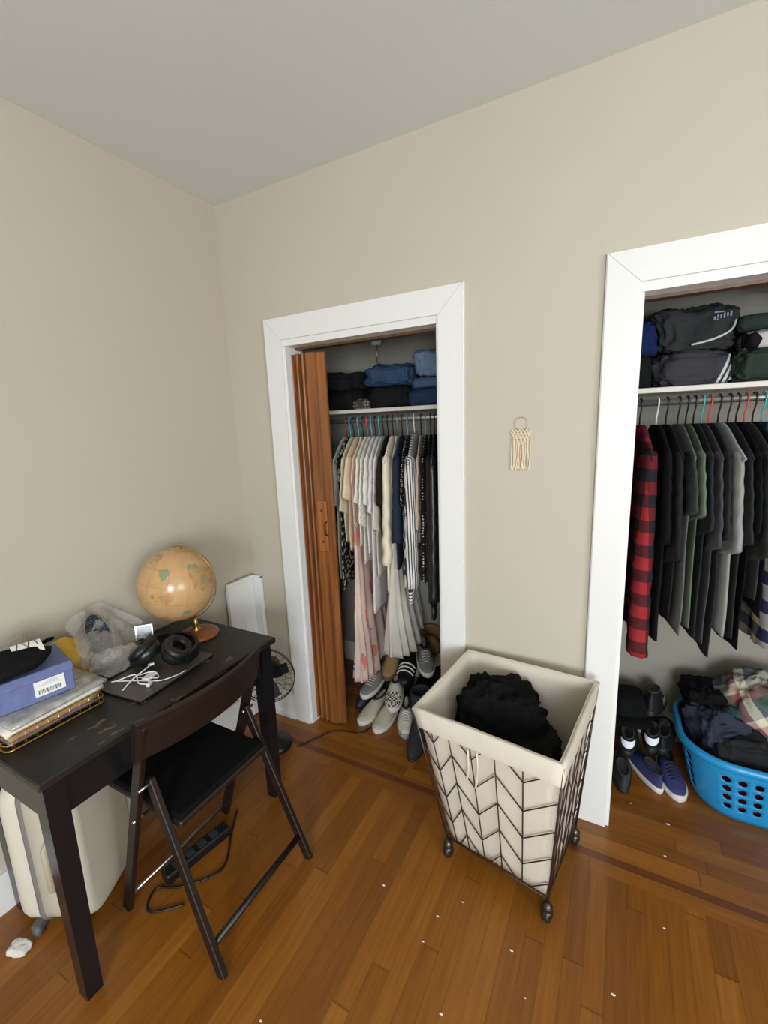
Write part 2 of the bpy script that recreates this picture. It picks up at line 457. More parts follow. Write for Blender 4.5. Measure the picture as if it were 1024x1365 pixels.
# closet shelves, rods and lights
def shelf(x0, x1, label, zt):
    t = thing('closet_shelf', label, 'shelf', ((x0+x1)/2, .52, zt-.02))
    b = MB(); b.box((0, 0, .01), (x1-x0, .314, .02), bev=.002); b.build('board', M_offwhite, t)
    b = MB(); b.box((0, .142, -.035), (x1-x0, .03, .07)); b.build('cleat', M_closet, t)
shelf(.145, 1.435, 'off-white shelf board in the left closet', 1.708); shelf(1.565, 3.155, 'off-white shelf board in the right closet', 1.722)
def rod(x0, x1, z, label, mat):
    t = thing('closet_rod', label, 'clothes rail', ((x0+x1)/2, .34, z))
    b = MB(); w = (x1-x0)/2; b.tube([(-w, 0, 0), (w, 0, 0)], .0135, 16); b.build('rail', mat, t)
    for sg in (-1, 1):
        b = MB(); b.tube([(sg*w, 0, 0), (sg*(w-.012), 0, 0)], .026, 16); b.build('flange', mat, t)
RZ1, RZ2 = 1.648, 1.664
rod(.145, 1.435, RZ1, 'grey metal clothes rail in the left closet', plain('grey_rail', (150, 150, 146), .35, .7))
rod(1.565, 3.155, RZ2, 'grey metal clothes rail in the right closet', plain('grey_rail', (150, 150, 146), .35, .7))
def socket(x, y, label):
    t = thing('ceiling_light', label, 'light fixture', (x, y, CH))
    b = MB(); b.lathe([(.0, -.001), (.05, -.001), (.055, -.012), (.05, -.02), (.032, -.026), (.028, -.05), (.022, -.055), (0, -.055)], 24); b.build('socket', M_white, t)
    b = MB(); b.tube([(.012, -.02, -.05), (.012, -.02, -.09), (.013, -.021, -.15)], .0025, 6); b.ball((.013, -.021, -.155), .007, 10, 8); b.build('pull_chain', M_steel, t)
socket(.56, .56, 'white ceiling lamp socket with pull chain in the left closet'); socket(2.30, .56, 'white ceiling lamp socket in the right closet')

# boxed panel in the corner
t = thing('wall_panel', 'white shallow boxed panel standing in the corner behind the desk', 'panel', (.0, -.0, 0))
b = MB(); b.box((.029, -.11, .415), (.010, .17, .80)); b.box((.036, -.065, .40), (.006, .085, .77), bev=.002); b.build('board', M_white, t)
b = MB(); b.box((.054, -.012+.0, .415), (.06, .018, .80)); b.box((.086, -.015, .415), (.012, .024, .824), bev=.002); b.build('side_board', M_white, t)
b = MB(); b.box((.032, -.1, .822), (.02, .20, .014), bev=.002); b.box((.06, -.014, .822), (.064, .022, .014), bev=.002); b.build('top_rim', M_white, t)
b = MB(); b.box((.032, -.2, .41), (.02, .008, .81), bev=.001); b.build('edge_strip', M_white, t)

# ------------------------------------------------------------------ desk
t = thing('desk', 'worn black painted wooden desk against the left wall', 'desk', (.28, -.87, 0))
D = Matrix.Translation((-.28, .87, 0))
b = MB(); b.box((.283, -.8725, .738), (.555, .885, .024), M=D, bev=.004); b.build('desk_top', M_desk, t)
M_deskleg = plain('black_paint_sky_tint', (19, 20, 25), rough=.27, var=.25, scale=4)  # slight blue in the black paints in sky reflected on legs and apron
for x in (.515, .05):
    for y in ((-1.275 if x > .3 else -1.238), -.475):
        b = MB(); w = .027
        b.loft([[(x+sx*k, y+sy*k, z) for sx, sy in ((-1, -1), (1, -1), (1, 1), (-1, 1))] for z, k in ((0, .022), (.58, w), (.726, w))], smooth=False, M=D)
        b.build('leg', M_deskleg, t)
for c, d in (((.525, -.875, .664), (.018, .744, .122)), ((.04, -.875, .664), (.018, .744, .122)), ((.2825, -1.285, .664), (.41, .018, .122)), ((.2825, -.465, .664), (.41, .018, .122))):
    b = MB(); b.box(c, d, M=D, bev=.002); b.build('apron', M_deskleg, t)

# ------------------------------------------------------------------ folding chair
t = thing('folding_chair', 'dark brown wooden folding chair pushed up to the desk', 'chair', (.6, -.865, 0))
for sg in (-1, 1):
    b = MB(); b.beam((.052, sg*.222, .80), (-.213, sg*.217, .0), .018, .036); b.build('front_leg', M_darkwood, t)
    b = MB(); b.beam((.0, sg*.196, .585), (.245, sg*.210, .0), .018, .034); b.build('rear_leg', M_darkwood, t)
    for bp in ((.0, .567), (-.06, .43)):
        b = MB(); b.tube([(bp[0], sg*.182, bp[1]), (bp[0], sg*.235, bp[1])], .005, 10); b.build('bolt', M_steel, t)
b = MB()
nb = 20; rings = []
for i in range(nb+1):
    y = -.245+.49*i/nb; u = 2*i/nb-1; cx = .048+.052*(1-u*u)
    zt = .815+.006*(1-u*u); zb = .685
    rings.append([(cx-.009-.03, y, zb), (cx+.009-.03, y, zb), (cx+.012, y, zt-.004), (cx+.006, y, zt), (cx-.006, y, zt), (cx-.011, y, zt-.005)])
b.loft(rings, smooth=False); b.build('backrest', M_darkwood, t)
b = MB(); b.box((-.09, 0, .448), (.39, .372, .022), bev=.008); st = b.build('seat', M_darkwood, t)
b = MB(); b.box((-.09, 0, .466), (.375, .36, .02), bev=.009); b.build('seat_pad', fabric((10, 10, 11), 'black_seat_fabric'), st)
b = MB(); b.tube([(.209, -.21, .088), (.209, .21, .088)], .011, 12); b.build('stretcher', M_darkwood, t)
b = MB(); b.tube([(-.195, -.215, .055), (-.195, .215, .055)], .006, 10); b.build('stretcher', M_steel, t)['label'] = 'thin grey metal stretcher'

# ------------------------------------------------------------------ suitcase
a_t = Vector((.88, .475, 0)); a_w = Vector((-.475, .88, 0))
SW, ST_, SH = .275, .240, .540
cor = Vector((.375, -1.185, .03)); ctr = cor - a_t*ST_/2 + a_w*SW/2
t = thing('suitcase', 'cream hard-shell suitcase standing upright under the desk', 'suitcase', (ctr.x, ctr.y, 0), math.atan2(a_t.y, a_t.x))
M_case = plain('cream_shell', (206, 200, 184), rough=.45, var=.04)
def rrect(hx, hz, r, n=6):
    pts = []
    for cx, cz, a0 in ((hx-r, hz-r, 0), (-hx+r, hz-r, pi/2), (-hx+r, -hz+r, pi), (hx-r, -hz+r, 1.5*pi)):
        for i in range(n+1):
            a = a0+pi/2*i/n; pts.append((cx+r*cos(a), cz+r*sin(a)))
    return pts
zc = .03+SH/2
for sg in (-1, 1):
    b = MB(); rings = []
    for d, k in ((.040 if sg < 0 else -.0395, 0), (ST_/2-.03, 0), (ST_/2-.012, .006), (ST_/2-.003, .018), (ST_/2, .032)):
        rings.append([(sg*d, p, zc+q) for p, q in rrect(SW/2-k, SH/2-k, .075)])
    b.loft(rings); b.build('shell', M_case, t)
b = MB(); b.loft([[(d, p, zc+q) for p, q in rrect(SW/2+.0015, SH/2+.0015, .066)] for d in (-.0475, -.042, -.038, -.0325)]); b.build('zipper', plain('grey_zip', (120, 114, 110), .6), t)
b = MB(); b.tube([(.030, -SW/2+.004, zc-.11), (.030, -SW/2-.022, zc-.09), (.030, -SW/2-.022, zc+.06), (.030, -SW/2+.004, zc+.08)], .010, 10); b.build('side_handle', plain('tan_handle', (176, 166, 140), .5), t)
b = MB(); b.tube([(.0, -.05, zc+SH/2-.006), (.0, -.045, zc+SH/2+.007), (0, .045, zc+SH/2+.007), (0, .05, zc+SH/2-.006)], .007, 10); b.build('top_handle', plain('tan_handle', (176, 166, 140), .5), t)
for sx in (-1, 1):
    for sy in (-1, 1):
        b = MB(); b.tube([(sx*.07-.009, sy*.125, .022), (sx*.07+.009, sy*.125, .022)], .022, 16); b.box((sx*.07, sy*.125, .035), (.03, .03, .02)); b.build('wheel', plain('grey_wheel', (90, 88, 88), .5), t)

# ------------------------------------------------------------------ floor fan
fc = Vector((.335, -.285, .435)); fr = .142
t = thing('floor_fan', 'black wire-caged electric fan standing behind the desk', 'fan', (fc.x, fc.y, 0), radians(-62))
b = MB(); b.lathe([(0, 0), (.08, 0), (.084, .012), (.07, .026), (.03, .036), (.02, .05), (0, .05)], 28, (-.06, 0, 0)); b.build('base', M_black, t)
b = MB(); b.tube([(-.06, 0, .04), (-.06, 0, .42)], .014, 12); b.build('pole', M_black, t)
b = MB(); b.tube([(-.12, 0, .435), (-.10, 0, .435), (-.06, 0, .435), (-.02, 0, .435)], [.03, .05, .055, .04], 20); b.build('motor', M_black, t)
b = MB()
for k in range(24):
    a = 2*pi*k/24
    b.tube([(.05+.0, .02*cos(a), .435+.02*sin(a)), (.047, fr*.6*cos(a), .435+fr*.6*sin(a)), (.03, fr*.93*cos(a), .435+fr*.93*sin(a)), (.012, fr*cos(a), .435+fr*sin(a)), (-.012, fr*.9*cos(a), .435+fr*.9*sin(a)), (-.02, .05*cos(a), .435+.05*sin(a))], .0011, 4)
for r_, x in ((fr, .012), (fr*.99, -.002), (fr*.75, .040), (fr*.45, .049)):
    b.tube([(x, r_*cos(2*pi*i/40), .435+r_*sin(2*pi*i/40)) for i in range(40)], .0022 if r_ > .14 else .0012, 6, True)
b.build('cage', plain('dark_cage_wire', (48, 46, 44), .4, .6), t)
for k in range(4):
    b = MB(); a = k*pi/2+.4; ring = []
    for i in range(7):
        r_ = .02+.105*i/6; w = .02+.035*sin(pi*min(1, i/5.0)*.8)
        for s_ in (-1, 1):
            aa = a+s_*w/r_*.5 if r_ > .03 else a+s_*.4
            ring.append((.012-s_*.012, r_*cos(aa), .435+r_*sin(aa)))
    fs = [(2*i, 2*i+1, 2*i+3, 2*i+2) for i in range(6)]
    b.add(ring, fs); b.build('blade', M_black, t)

# ------------------------------------------------------------------ globe
gc = Vector((.2, -.60, 1.005)); GR = .152
t = thing('globe', 'antique tan desk globe on a round wooden base', 'globe', (.205, -.575, .7505), radians(28.5))
# local frame: x is to the photographer's right, y away
g0 = Vector((-.012, -.03, .2495))
tilt = radians(12)
axis = Vector((sin(tilt), 0, cos(tilt)))
b = MB(); b.ball((0, 0, 0), GR, 48, 28); o = b.build('sphere', globe_mat(), t, g0, (0, tilt, radians(40)))
b = MB()
pts = []
for i in range(31):
    a = radians(-102+ (204)*i/30)          # right side arc, pole to pole
    p = Vector((cos(a), 0, sin(a)))*(GR+.010)
    p = Matrix.Rotation(tilt, 3, 'Y') @ p; pts.append(g0+p)
for k in range(len(pts)-1):
    b.beam(pts[k], pts[k+1], .009, .0026)
b.build('meridian_arm', M_gold, t)
b = MB()
for sg in (-1, 1):
    b = MB(); b.tube([g0+axis*sg*(GR-.004), g0+axis*sg*(GR+.004), g0+axis*sg*(GR+.013), g0+axis*sg*(GR+.016), g0+axis*sg*(GR+.022)], [.003, .003, .0035, .0065, .0045], 12); b.build('pivot_pin', M_gold, t)
b = MB(); b.lathe([(0, 0), (.083, 0), (.085, .006), (.080, .015), (.05, .022), (.02, .026), (0, .026)], 40, (.035, .005, 0)); b.build('base', wood('globe_base_wood', (128, 70, 36), (160, 96, 54), .3, (8, 8, 30)), t)
b = MB()
b.lathe([(0, .025), (.020, .025), (.018, .032), (.010, .042), (.013, .05), (.009, .06), (.009, .094), (0, .094)], 20, (.030, .0, 0)); b.build('stem', M_gold, t)

# ------------------------------------------------------------------ things on the desk
t = thing('laptop', 'closed dark grey laptop lying on the desk', 'laptop', (.352, -.83, .7505), radians(5.7))
M_lap = plain('space_grey', (96, 90, 85), .42, .4, var=.04)
b = MB(); b.box((0, 0, .0085), (.215, .325, .005), bev=.002); b.build('lid', M_lap, t)
b = MB(); b.box((0, 0, .0032), (.213, .323, .005), bev=.002); b.build('body', plain('dark_grey_base', (44, 41, 40), .4, .5), t)

t = thing('headphones', 'black over-ear headphones lying on the closed laptop', 'headphones', (.322, -.775, .763), radians(30))
t.scale = (1.28, 1.28, 1.28)
b = MB(); pts = []
for i in range(25):
    a = radians(-35+250*i/24); pts.append((.092*cos(a), .075*sin(a), .030+.012*sin(a)))
for k in range(len(pts)-1): b.beam(pts[k], pts[k+1], .030, .010, up=(0, 0, 1))
b.build('headband', M_black, t)
for sg in (-1, 1):
    b = MB(); Mx = Matrix.Translation((sg*.045, -.022, .045)) @ Matrix.Rotation(sg*radians(38), 4, 'Y')
    b.lathe([(0, -.03), (.034, -.028), (.042, -.012), (.043, 0), (.040, .004), (0, .004)], 28, M=Mx); cup = b.build('ear_cup', plain('black_satin', (24, 24, 25), .3), t)
    b = MB(); b.tube([(.030*cos(2*pi*i/28), .036*sin(2*pi*i/28), .010) for i in range(28)], .013, 10, True, M=Mx); b.build('ear_pad', plain('black_leatherette', (14, 14, 15), .45), cup)

t = thing('charging_cable', 'white charging cable with plugs lying on the closed laptop', 'cable', (.37, -.86, .7625))
def spline(pts, n=8):
    P = [Vector(p) for p in pts]; out = []
    for i in range(len(P)-1):
        p0, p1, p2, p3 = P[max(i-1, 0)], P[i], P[i+1], P[min(i+2, len(P)-1)]
        for k in range(n):
            u = k/n
            out.append(.5*((2*p1)+(-p0+p2)*u+(2*p0-5*p1+4*p2-p3)*u*u+(-p0+3*p1-3*p2+p3)*u**3))
    out.append(P[-1]); return out
M_cable = plain('white_cable', (226, 226, 226), .4)
b = MB()
b.tube(spline([(.045, -.05, .004), (.02, -.07, .012), (-.03, -.05, .02), (-.075, -.085, .006), (-.09, -.10, .004)]), .0022, 8)
b.tube(spline([(-.02, .0, .03), (-.01, -.04, .028), (-.01, -.075, .018), (.0, -.115, .005)]), .0022, 8)
b.tube(spline([(-.08, -.09, .004), (-.01, -.06, .008), (.06, -.02, .004), (.085, .03, .004), (.088, .065, .004)]), .002, 8)
b.tube(spline([(-.03, -.04, .004), (.02, -.03, .01), (.04, -.01, .006), (.0, .0, .014), (-.03, -.035, .01)]), .002, 8)
b.build('cord', M_cable, t)
b = MB(); b.box((.05, -.052, .006), (.026, .014, .012), radians(-60), bev=.003); b.build('plug', M_cable, t)
b = MB(); b.box((-.025, .01, .03), (.02, .012, .007), radians(70), bev=.002); b.build('connector', M_cable, t)
b = MB(); b.box((.005, -.02, .006), (.03, .05, .012), radians(20), bev=.005); b.build('charger_block', M_cable, t)

t = thing('picture_frame', 'small silver framed dark picture leaning beside the headphones', 'picture frame', (.135, -.735, .7505), 0, rot=(0, 0, radians(48)))
Mt = Matrix.Rotation(radians(-14), 4, 'X')
b = MB()
for sg in (-1, 1): b.box((sg*.030, 0, .05), (.008, .010, .10), M=Mt, bev=.002); b.box((0, 0, .05+sg*.046), (.06, .010, .008), M=Mt, bev=.002)
b.build('frame', plain('silver_frame', (200, 198, 192), .3, .6), t)
b = MB(); b.box((0, -.001, .05), (.054, .005, .086), M=Mt); pc = b.build('picture', plain('dark_print', (40, 36, 32), .2), t)
b = MB(); b.box((.003, -.0042, .052), (.010, .002, .022), M=Mt); b.build('picture_motif', plain('beige_print', (150, 140, 120), .4), pc)

# plate, wooden item and film wraps by the wall
t = thing('oval_plate', 'dark blue speckled oval dish standing upright in bubble wrap', 'dish', (.11, -.90, .7505), radians(20))
b = MB(); Mx = Matrix.Translation((0, 0, .125)) @ Matrix.Rotation(radians(72), 4, 'Y') @ Matrix.Scale(.62, 4, (0, 1, 0))
b.lathe([(0, 0), (.07, 0), (.078, .004), (.088, .016), (.084, .017), (.072, .007), (0, .005)], 36, M=Mx); b.build('dish_body', dots('speckled_blue_glaze', (52, 58, 70), (150, 154, 156), 150, .25), t)
b = MB(); b.tube([Mx @ Vector((.087*cos(2*pi*i/36), .087*sin(2*pi*i/36), .0165)) for i in range(36)], .003, 6, True); b.build('rim', plain('tan_rim', (128, 118, 98), .5), t)
b = MB(); b.box((0, 0, .02), (.05, .05, .04), bev=.01); b.build('foot', plain('dark_foot', (50, 48, 46), .5), t)
o = MB()
o.loft([[(x, w*cos(2*pi*j/14), h*.5+h*.5*sin(2*pi*j/14)) for j in range(14)] for x, w, h in ((-.07, .008, .03), (-.05, .022, .05), (-.01, .018, .04), (.03, .026, .055), (.07, .02, .045), (.085, .004, .03))])
ob = o.build('wooden_carving', wood('red_brown_wood', (70, 32, 20), (110, 54, 32), .35), None, (.13, -.81, .7505), (0, 0, radians(70)))
tag(ob, 'small reddish brown wooden carving poking out of the bubble wrap', 'ornament')
def film_blob(name, label, cat, loc, r, seed, mat, amp=.28, zmin=.002):
    b = MB()
    def f(d):
        p = d*1.7+Vector((seed*3.1, seed*1.7, seed))
        return 1+amp*(mn.noise(p)+.6*mn.noise(p*2.3)+.35*abs(mn.noise(p*5)))
    b.ball((0, 0, r[2]), r, 64, 40, f)
    b.v = [(x, y, max(z, zmin)) for x, y, z in b.v]
    o = b.build(name, mat, None, loc); tag(o, label, cat, 'plastic packaging on the desk'); return o
M_bub = clear_film('bubble_film', .30); M_bag = clear_film('clear_plastic', .20, bub=False)
# tall folded sheet of bubble wrap around the dish
b = MB(); nu, nv = 36, 22; vs = []; fs = []
for i in range(nv+1):
    for j in range(nu+1):
        u = j/nu; v = i/nv
        y = -.98+.27*u; z = .752+.04*(1-v)+v*(.19+.035*sin(u*2.4+.6)-.12*max(0, u-.55)*2.0)
        x = .155-.09*v+.035*sin(u*5+v*2)+.04*mn.noise(Vector((u*5, v*5, 2)))+.012*mn.noise(Vector((u*16, v*16, 7)))
        vs.append((max(.02, x), y+.03*v*(u-.3), z))
fs = [(i*(nu+1)+j, i*(nu+1)+j+1, (i+1)*(nu+1)+j+1, (i+1)*(nu+1)+j) for i in range(nv) for j in range(nu)]
b.add(vs, fs)
ob = b.build('bubble_wrap', M_bub); tag(ob, 'sheet of clear bubble wrap standing folded around the blue dish', 'bubble wrap', 'plastic packaging on the desk')
film_blob('plastic_bag', 'crumpled clear plastic bag in front of the bubble wrap, beside the laptop', 'plastic bag', (.195, -.885, .752), (.050, .085, .045), 3, M_bag)
film_blob('bubble_wrap', 'low crumpled bubble wrap heap between shoe box and blue dish', 'bubble wrap', (.08, -.93, .752), (.055, .05, .055), 5, M_bub)
film_blob('bubble_wrap', 'faint clear wrap bulging against the wall behind the shoe box', 'bubble wrap', (.050, -1.12, .752), (.034, .085, .095), 9, M_bag)

# wire tray with papers, envelope, shoe box and hat
TX0, TX1, TY0, TY1 = .09, .352, -1.295, -1.022
t = thing('letter_tray', 'gold wire letter tray full of papers on the desk', 'tray', ((TX0+TX1)/2, (TY0+TY1)/2, .7505))
hx, hy = (TX1-TX0)/2, (TY1-TY0)/2
b = MB()
for z, r_ in ((.004, .0028), (.022, .002), (.048, .003)):
    b.tube([(x, y, z) for x, y in rrect(hx, hy, .018, 4)], r_, 8, True)
b.build('rim', M_gold, t)
b = MB()
for k in range(9):
    y = -hy+.02+(2*hy-.04)*k/8
    b.tube([(-hx, y, .048), (-hx, y, .003), (hx, y, .003), (hx, y, .048)], .0013, 6)
for k in range(1, 8):
    x = -hx+2*hx*k/8
    b.tube([(x, -hy, .048), (x, -hy, .003), (x, hy, .003), (x, hy, .048)], .0013, 6)
b.build('wire_grid', M_gold, t)
def sheet(name, label, cat, z, dz, dims, off, rz, mat, grp='papers in the gold tray'):
    b = MB(); n = 10; vs = []; 
    for k, zz_ in ((0, 0), (1, dz)):
        for i in range(n+1):
            for j in range(n+1):
                u, v = i/n-.5, j/n-.5
                vs.append((u*dims[0], v*dims[1], zz_+.004*sin(u*4+z*50)*abs(u)))
    q = (n+1)**2; fs = []
    for i in range(n):
        for j in range(n):
            a = i*(n+1)+j; fs.append((a, a+1, a+n+2, a+n+1)); fs.append((q+a, q+a+n+1, q+a+n+2, q+a+1))
    for i in range(n):
        for a, c in ((i*(n+1), (i+1)*(n+1)), (i*(n+1)+n, (i+1)*(n+1)+n), (i, i+1), (n*(n+1)+i, n*(n+1)+i+1)): fs.append((a, c, q+c, q+a))
    b.add(vs, fs, True)
    o = b.build(name, mat, None, ((TX0+TX1)/2+off[0], (TY0+TY1)/2+off[1], z), (0, 0, rz)); tag(o, label, cat, grp); return o
Z0 = .7565
sheet('magazine', 'glossy bluish magazine lowest in the gold tray', 'magazine', Z0, .012, (.225, .24), (0, 0), 0, plain('magazine_cover', (120, 130, 150), .35, scale=40, var=.5))
sheet('paper_folder', 'brown kraft folder in the middle of the tray stack', 'folder', Z0+.014, .014, (.23, .245), (.002, 0), .01, plain('kraft', (166, 128, 88), .7))
sheet('manila_envelope', 'pale manila envelope above the kraft folder in the tray', 'envelope', Z0+.031, .008, (.235, .248), (.002, -.0), -.02, plain('manila', (206, 180, 140), .7))
sheet('paper_stack', 'white printed papers near the top of the tray stack', 'papers', Z0+.042, .014, (.25, .27), (.004, 0), .02, plain('white_paper', (214, 210, 202), .7, var=.05, scale=60))
sheet('plastic_sleeve', 'clear plastic sleeve with silver packets topmost in the tray', 'plastic sleeve', Z0+.060, .010, (.24, .27), (.015, .01), .05, plain('sleeve_print', (168, 166, 160), .15, .1, var=.9, scale=28))
ob = sheet('envelope', 'mustard yellow padded envelope sticking out behind the shoe box', 'envelope', .7525, .01, (.02, .02), (0, 0), 0, plain('mustard', (206, 160, 52), .6), None)
bpy.data.objects.remove(ob)
b = MB()
b.add([(0, -.09, 0), (0, .10, 0), (-.02, .115, .02), (-.045, .095, .135), (-.03, .05, .165), (-.02, -.08, .15), (.008, -.09, 0), (.008, .10, 0), (-.012, .115, .02), (-.037, .095, .135), (-.022, .05, .165), (-.012, -.08, .15)],
      [(0, 1, 2, 3, 4, 5), (11, 10, 9, 8, 7, 6)]+[(i, (i+1) % 6, 6+(i+1) % 6, 6+i) for i in range(6)], False)
ob = b.build('padded_envelope', plain('mustard', (212, 166, 60), .6), None, (.125, -1.045, .7525))
tag(ob, 'mustard yellow padded envelope standing behind the blue shoe box', 'envelope')

bx_dir = math.atan2(.2, .98)   # box long edge direction, rotated from +y
t = thing('shoe_box', 'blue shoe box with a white label on top of the papers', 'box', (.3175, -1.0825, .8285), -math.atan2(.2, .98))
M_box = plain('mottled_blue_card', (98, 108, 150), .7, var=.28, scale=45)
# local: x out of the front, y along the front; the right front corner sits at the origin
b = MB(); b.box((-.095, -.165, .034), (.186, .326, .068), bev=.002); b.build('box_body', M_box, t)
b = MB(); b.box((-.095, -.165, .080), (.19, .33, .030), bev=.002); b.build('lid', M_box, t)
b = MB(); b.box((.0005, -.066, .041), (.002, .078, .048)); lb = b.build('label_sticker', plain('label_white', (222, 222, 220), .5), t)
b = MB()
for k in range(16): b.box((.0020, -.095+.0036*k, .030), (.001, .0010+.0014*((k*7) % 3 == 0), .013))
b.build('barcode', plain('print_black', (70, 70, 76), .6), lb)
b = MB()
for k in range(3): b.box((.0020, -.068+.004*k, .050+.005*k), (.001, .05-.012*k, .0013))
b.build('label_text', plain('print_grey', (170, 170, 172), .6), lb)

t = thing('knit_hat', 'black knit hat with white paper tag on the shoe box', 'hat', (.235, -1.235, .924), radians(-10))
b = MB()
def fh(d): return 1+.13*mn.noise(d*2.2+Vector((4, 1, 2)))+.05*mn.noise(d*6)
b.ball((0, 0, .034), (.085, .130, .036), 48, 24, fh); b.v = [(x, y, max(z, .001)) for x, y, z in b.v]
b.build('crown', stripes('black_knit', (13, 13, 14), (24, 24, 25), .006, .5, 1, .01), t)
b = MB(); b.tube(spline([(-.03, .10, .052), (-.035, .135, .058), (-.045, .150, .052), (-.05, .135, .046), (-.045, .11, .045)]), .004, 8); b.build('loop', fabric((12, 12, 13)), t)
b = MB(); n = 6
vs = [(-.02+.05*i/n, .035+.075*j, .066+.012*(1-i/n)-.010*(i/n)**2*2-.004*j) for i in range(n+1) for j in (0, 1)]
b.add(vs, [(2*i, 2*i+1, 2*i+3, 2*i+2) for i in range(n)]); tg = b.build('paper_tag', plain('tag_white', (226, 224, 216), .6), t)
b = MB()
def stroke(p, q):
    def P(a, c): return Vector((-.02+.05*a, .035+.075*c, .0672+.012*(1-a)-.010*a*a*2-.004*c))
    b.beam(P(*p), P(*q), .0035, .0008, up=(1, .3, 0))
for p, q in (((.62, .12), (.06, .24)), ((.06, .40), (.5, .52)), ((.5, .52), (.06, .62)), ((.06, .80), (.42, .86))): stroke(p, q)
b.build('tag_lettering', plain('print_black', (30, 30, 32), .6), tg)

# ------------------------------------------------------------------ macrame
t = thing('macrame_hanging', 'small cream macrame hanging on a ring, on the wall between closets', 'wall hanging', (1.475, -.006, 1.60))
M_rope = plain('cream_cord', (222, 206, 176), .9, var=.1, scale=60, bmp=.4, bscale=300)
b = MB(); b.tube([(.024*cos(2*pi*i/32), 0, .002+.024*sin(2*pi*i/32)) for i in range(32)], .0016, 8, True); b.build('ring', plain('pale_ring', (190, 178, 140), .35, .5), t)
b = MB()
for r in range(4):
    n = 5-r
    for c in range(n+1):
        x = (c-n/2)*.0125+(.006 if r % 2 else 0)*0; z = -.022-.013*r
        for sg in (-1, 1):
            b.tube([(x, -.001, z), (x+sg*.0062, -.004, z-.0065), (x, -.0015, z-.013)], .0026, 6)
        b.ball((x, -.004, z-.001), .004, 10, 6)
b.build('knotted_net', M_rope, t)
b = MB()
for k in range(13):
    x = -.034+.068*k/12; zt = -.03-.045*(1-abs(2*k/12-1)); ln = -.172+.012*random.random()
    b.tube(spline([(x*.95, -.002, zt), (x+.003*sin(k*2.1), -.004, zt*.55+ln*.45), (x*1.02+.004*sin(k*1.3), -.004, zt*.2+ln*.8), (x*1.03, -.003, ln)], 4), [.0018]*9+[.0022, .0027, .0032, .0036], 6)
b.build('fringe', M_rope, t)

# ------------------------------------------------------------------ laundry hamper
TOPZ, BOTZ = .665, .085
TQ = [Vector(p) for p in ((1.234, -.510, TOPZ), (1.722, -.574, TOPZ), (1.786, -.086, TOPZ), (1.281, -.048, TOPZ))]   # FL FR BR BL
BQ = [Vector(p) for p in ((1.318, -.412, BOTZ), (1.684, -.480, BOTZ), (1.737, -.150, BOTZ), (1.371, -.100, BOTZ))]
hc = sum(TQ, Vector())/4; base = Vector((hc.x, hc.y, 0))
TQ = [p-base for p in TQ]; BQ = [p-base for p in BQ]
t = thing('laundry_hamper', 'cream canvas laundry hamper in a chevron wire frame on casters', 'laundry hamper', base)
M_canvas = plain('cream_canvas', (204, 196, 181), .9, var=.05, scale=10, bmp=.25, bscale=220, spec=.15)
def hq(s_, k=0.0):      # quad at height fraction, shrunk inward by k
    q = [BQ[i].lerp(TQ[i], s_) for i in range(4)]; c = sum(q, Vector())/4
    return [p+(c-p).normalized()*k for p in q]
def hring(s_, k, n=14, bulge=0):
    q = hq(s_, k); c = sum(q, Vector())/4; out = []
    for i in range(4):
        a, d = q[i], q[(i+1) % 4]; nrm = ((a+d)/2-c).normalized()
        for j in range(n):
            u = j/n; p = a.lerp(d, u)
            w = bulge*sin(pi*u)*sin(pi*min(1, max(0, s_)))
            wr = .004*mn.noise(Vector((p.x*9, p.y*9, p.z*7)))
            out.append(p+nrm*(w+wr))
    return out
b = MB()
rings = [hring(.0, .03, bulge=0)]+[hring(k/14, .013, bulge=.0) for k in range(0, 15)]+[hring(k/14, .019, bulge=.0) for k in range(14, -1, -1)]
rings[0] = [p for p in rings[0]]
b.loft(rings, True, True); b.build('canvas_liner', M_canvas, t)
b = MB(); b.loft([hring(.865, -.006), hring(.995, -.006), hring(1.005, .004), hring(1.0, .014), hring(.90, .012)], False, False)
b.build('liner_cuff', M_canvas, t)
b = MB(); q = hq(1.0, -.004)
for i in range(4): pass
# wire frame
b = MB()
for i in range(4):
    b.tube([BQ[i]+Vector((0, 0, -.02)), TQ[i]+Vector((0, 0, -.005))], .0038, 8)
for s_ in (0.0, .985):
    q = hq(s_); b.tube([q[0], q[1], q[2], q[3]], .0034, 8, True)
def face_pt(i, u, s_):
    q = hq(s_); return q[i].lerp(q[(i+1) % 4], u)
us = [0, .105, .245, .405, .58, .77, 1.0]
rows = 4.85
for i in range(4):
    for u in us[1:-1]: b.tube([face_pt(i, u, 0), face_pt(i, u, .98)], .0022, 6)
    for c in range(6):
        down = (c % 2 == 0)
        for r in range(-1, 7):
            s0 = (r+.62)/rows; s1 = s0-.78/rows*1.06
            a, d = (s0, s1) if down else (s1, s0)
            ua, ud = us[c], us[c+1]
            # clip to 0..0.97
            def clip(a, d, ua, ud):
                for _ in range(2):
                    if a > .97 and d < .97: f = (a-.97)/(a-d); ua = ua+(ud-ua)*f; a = .97
                    if a < 0 and d > 0: f = (0-a)/(d-a); ua = ua+(ud-ua)*f; a = 0
                    a, d, ua, ud = d, a, ud, ua
                return a, d, ua, ud
            a, d, ua, ud = clip(a, d, ua, ud)
            if (a >= .97 and d >= .97) or (a <= 0 and d <= 0): continue
            b.tube([face_pt(i, ua, a), face_pt(i, ud, d)], .0020, 6)
b.build('wire_frame', M_bronze, t)
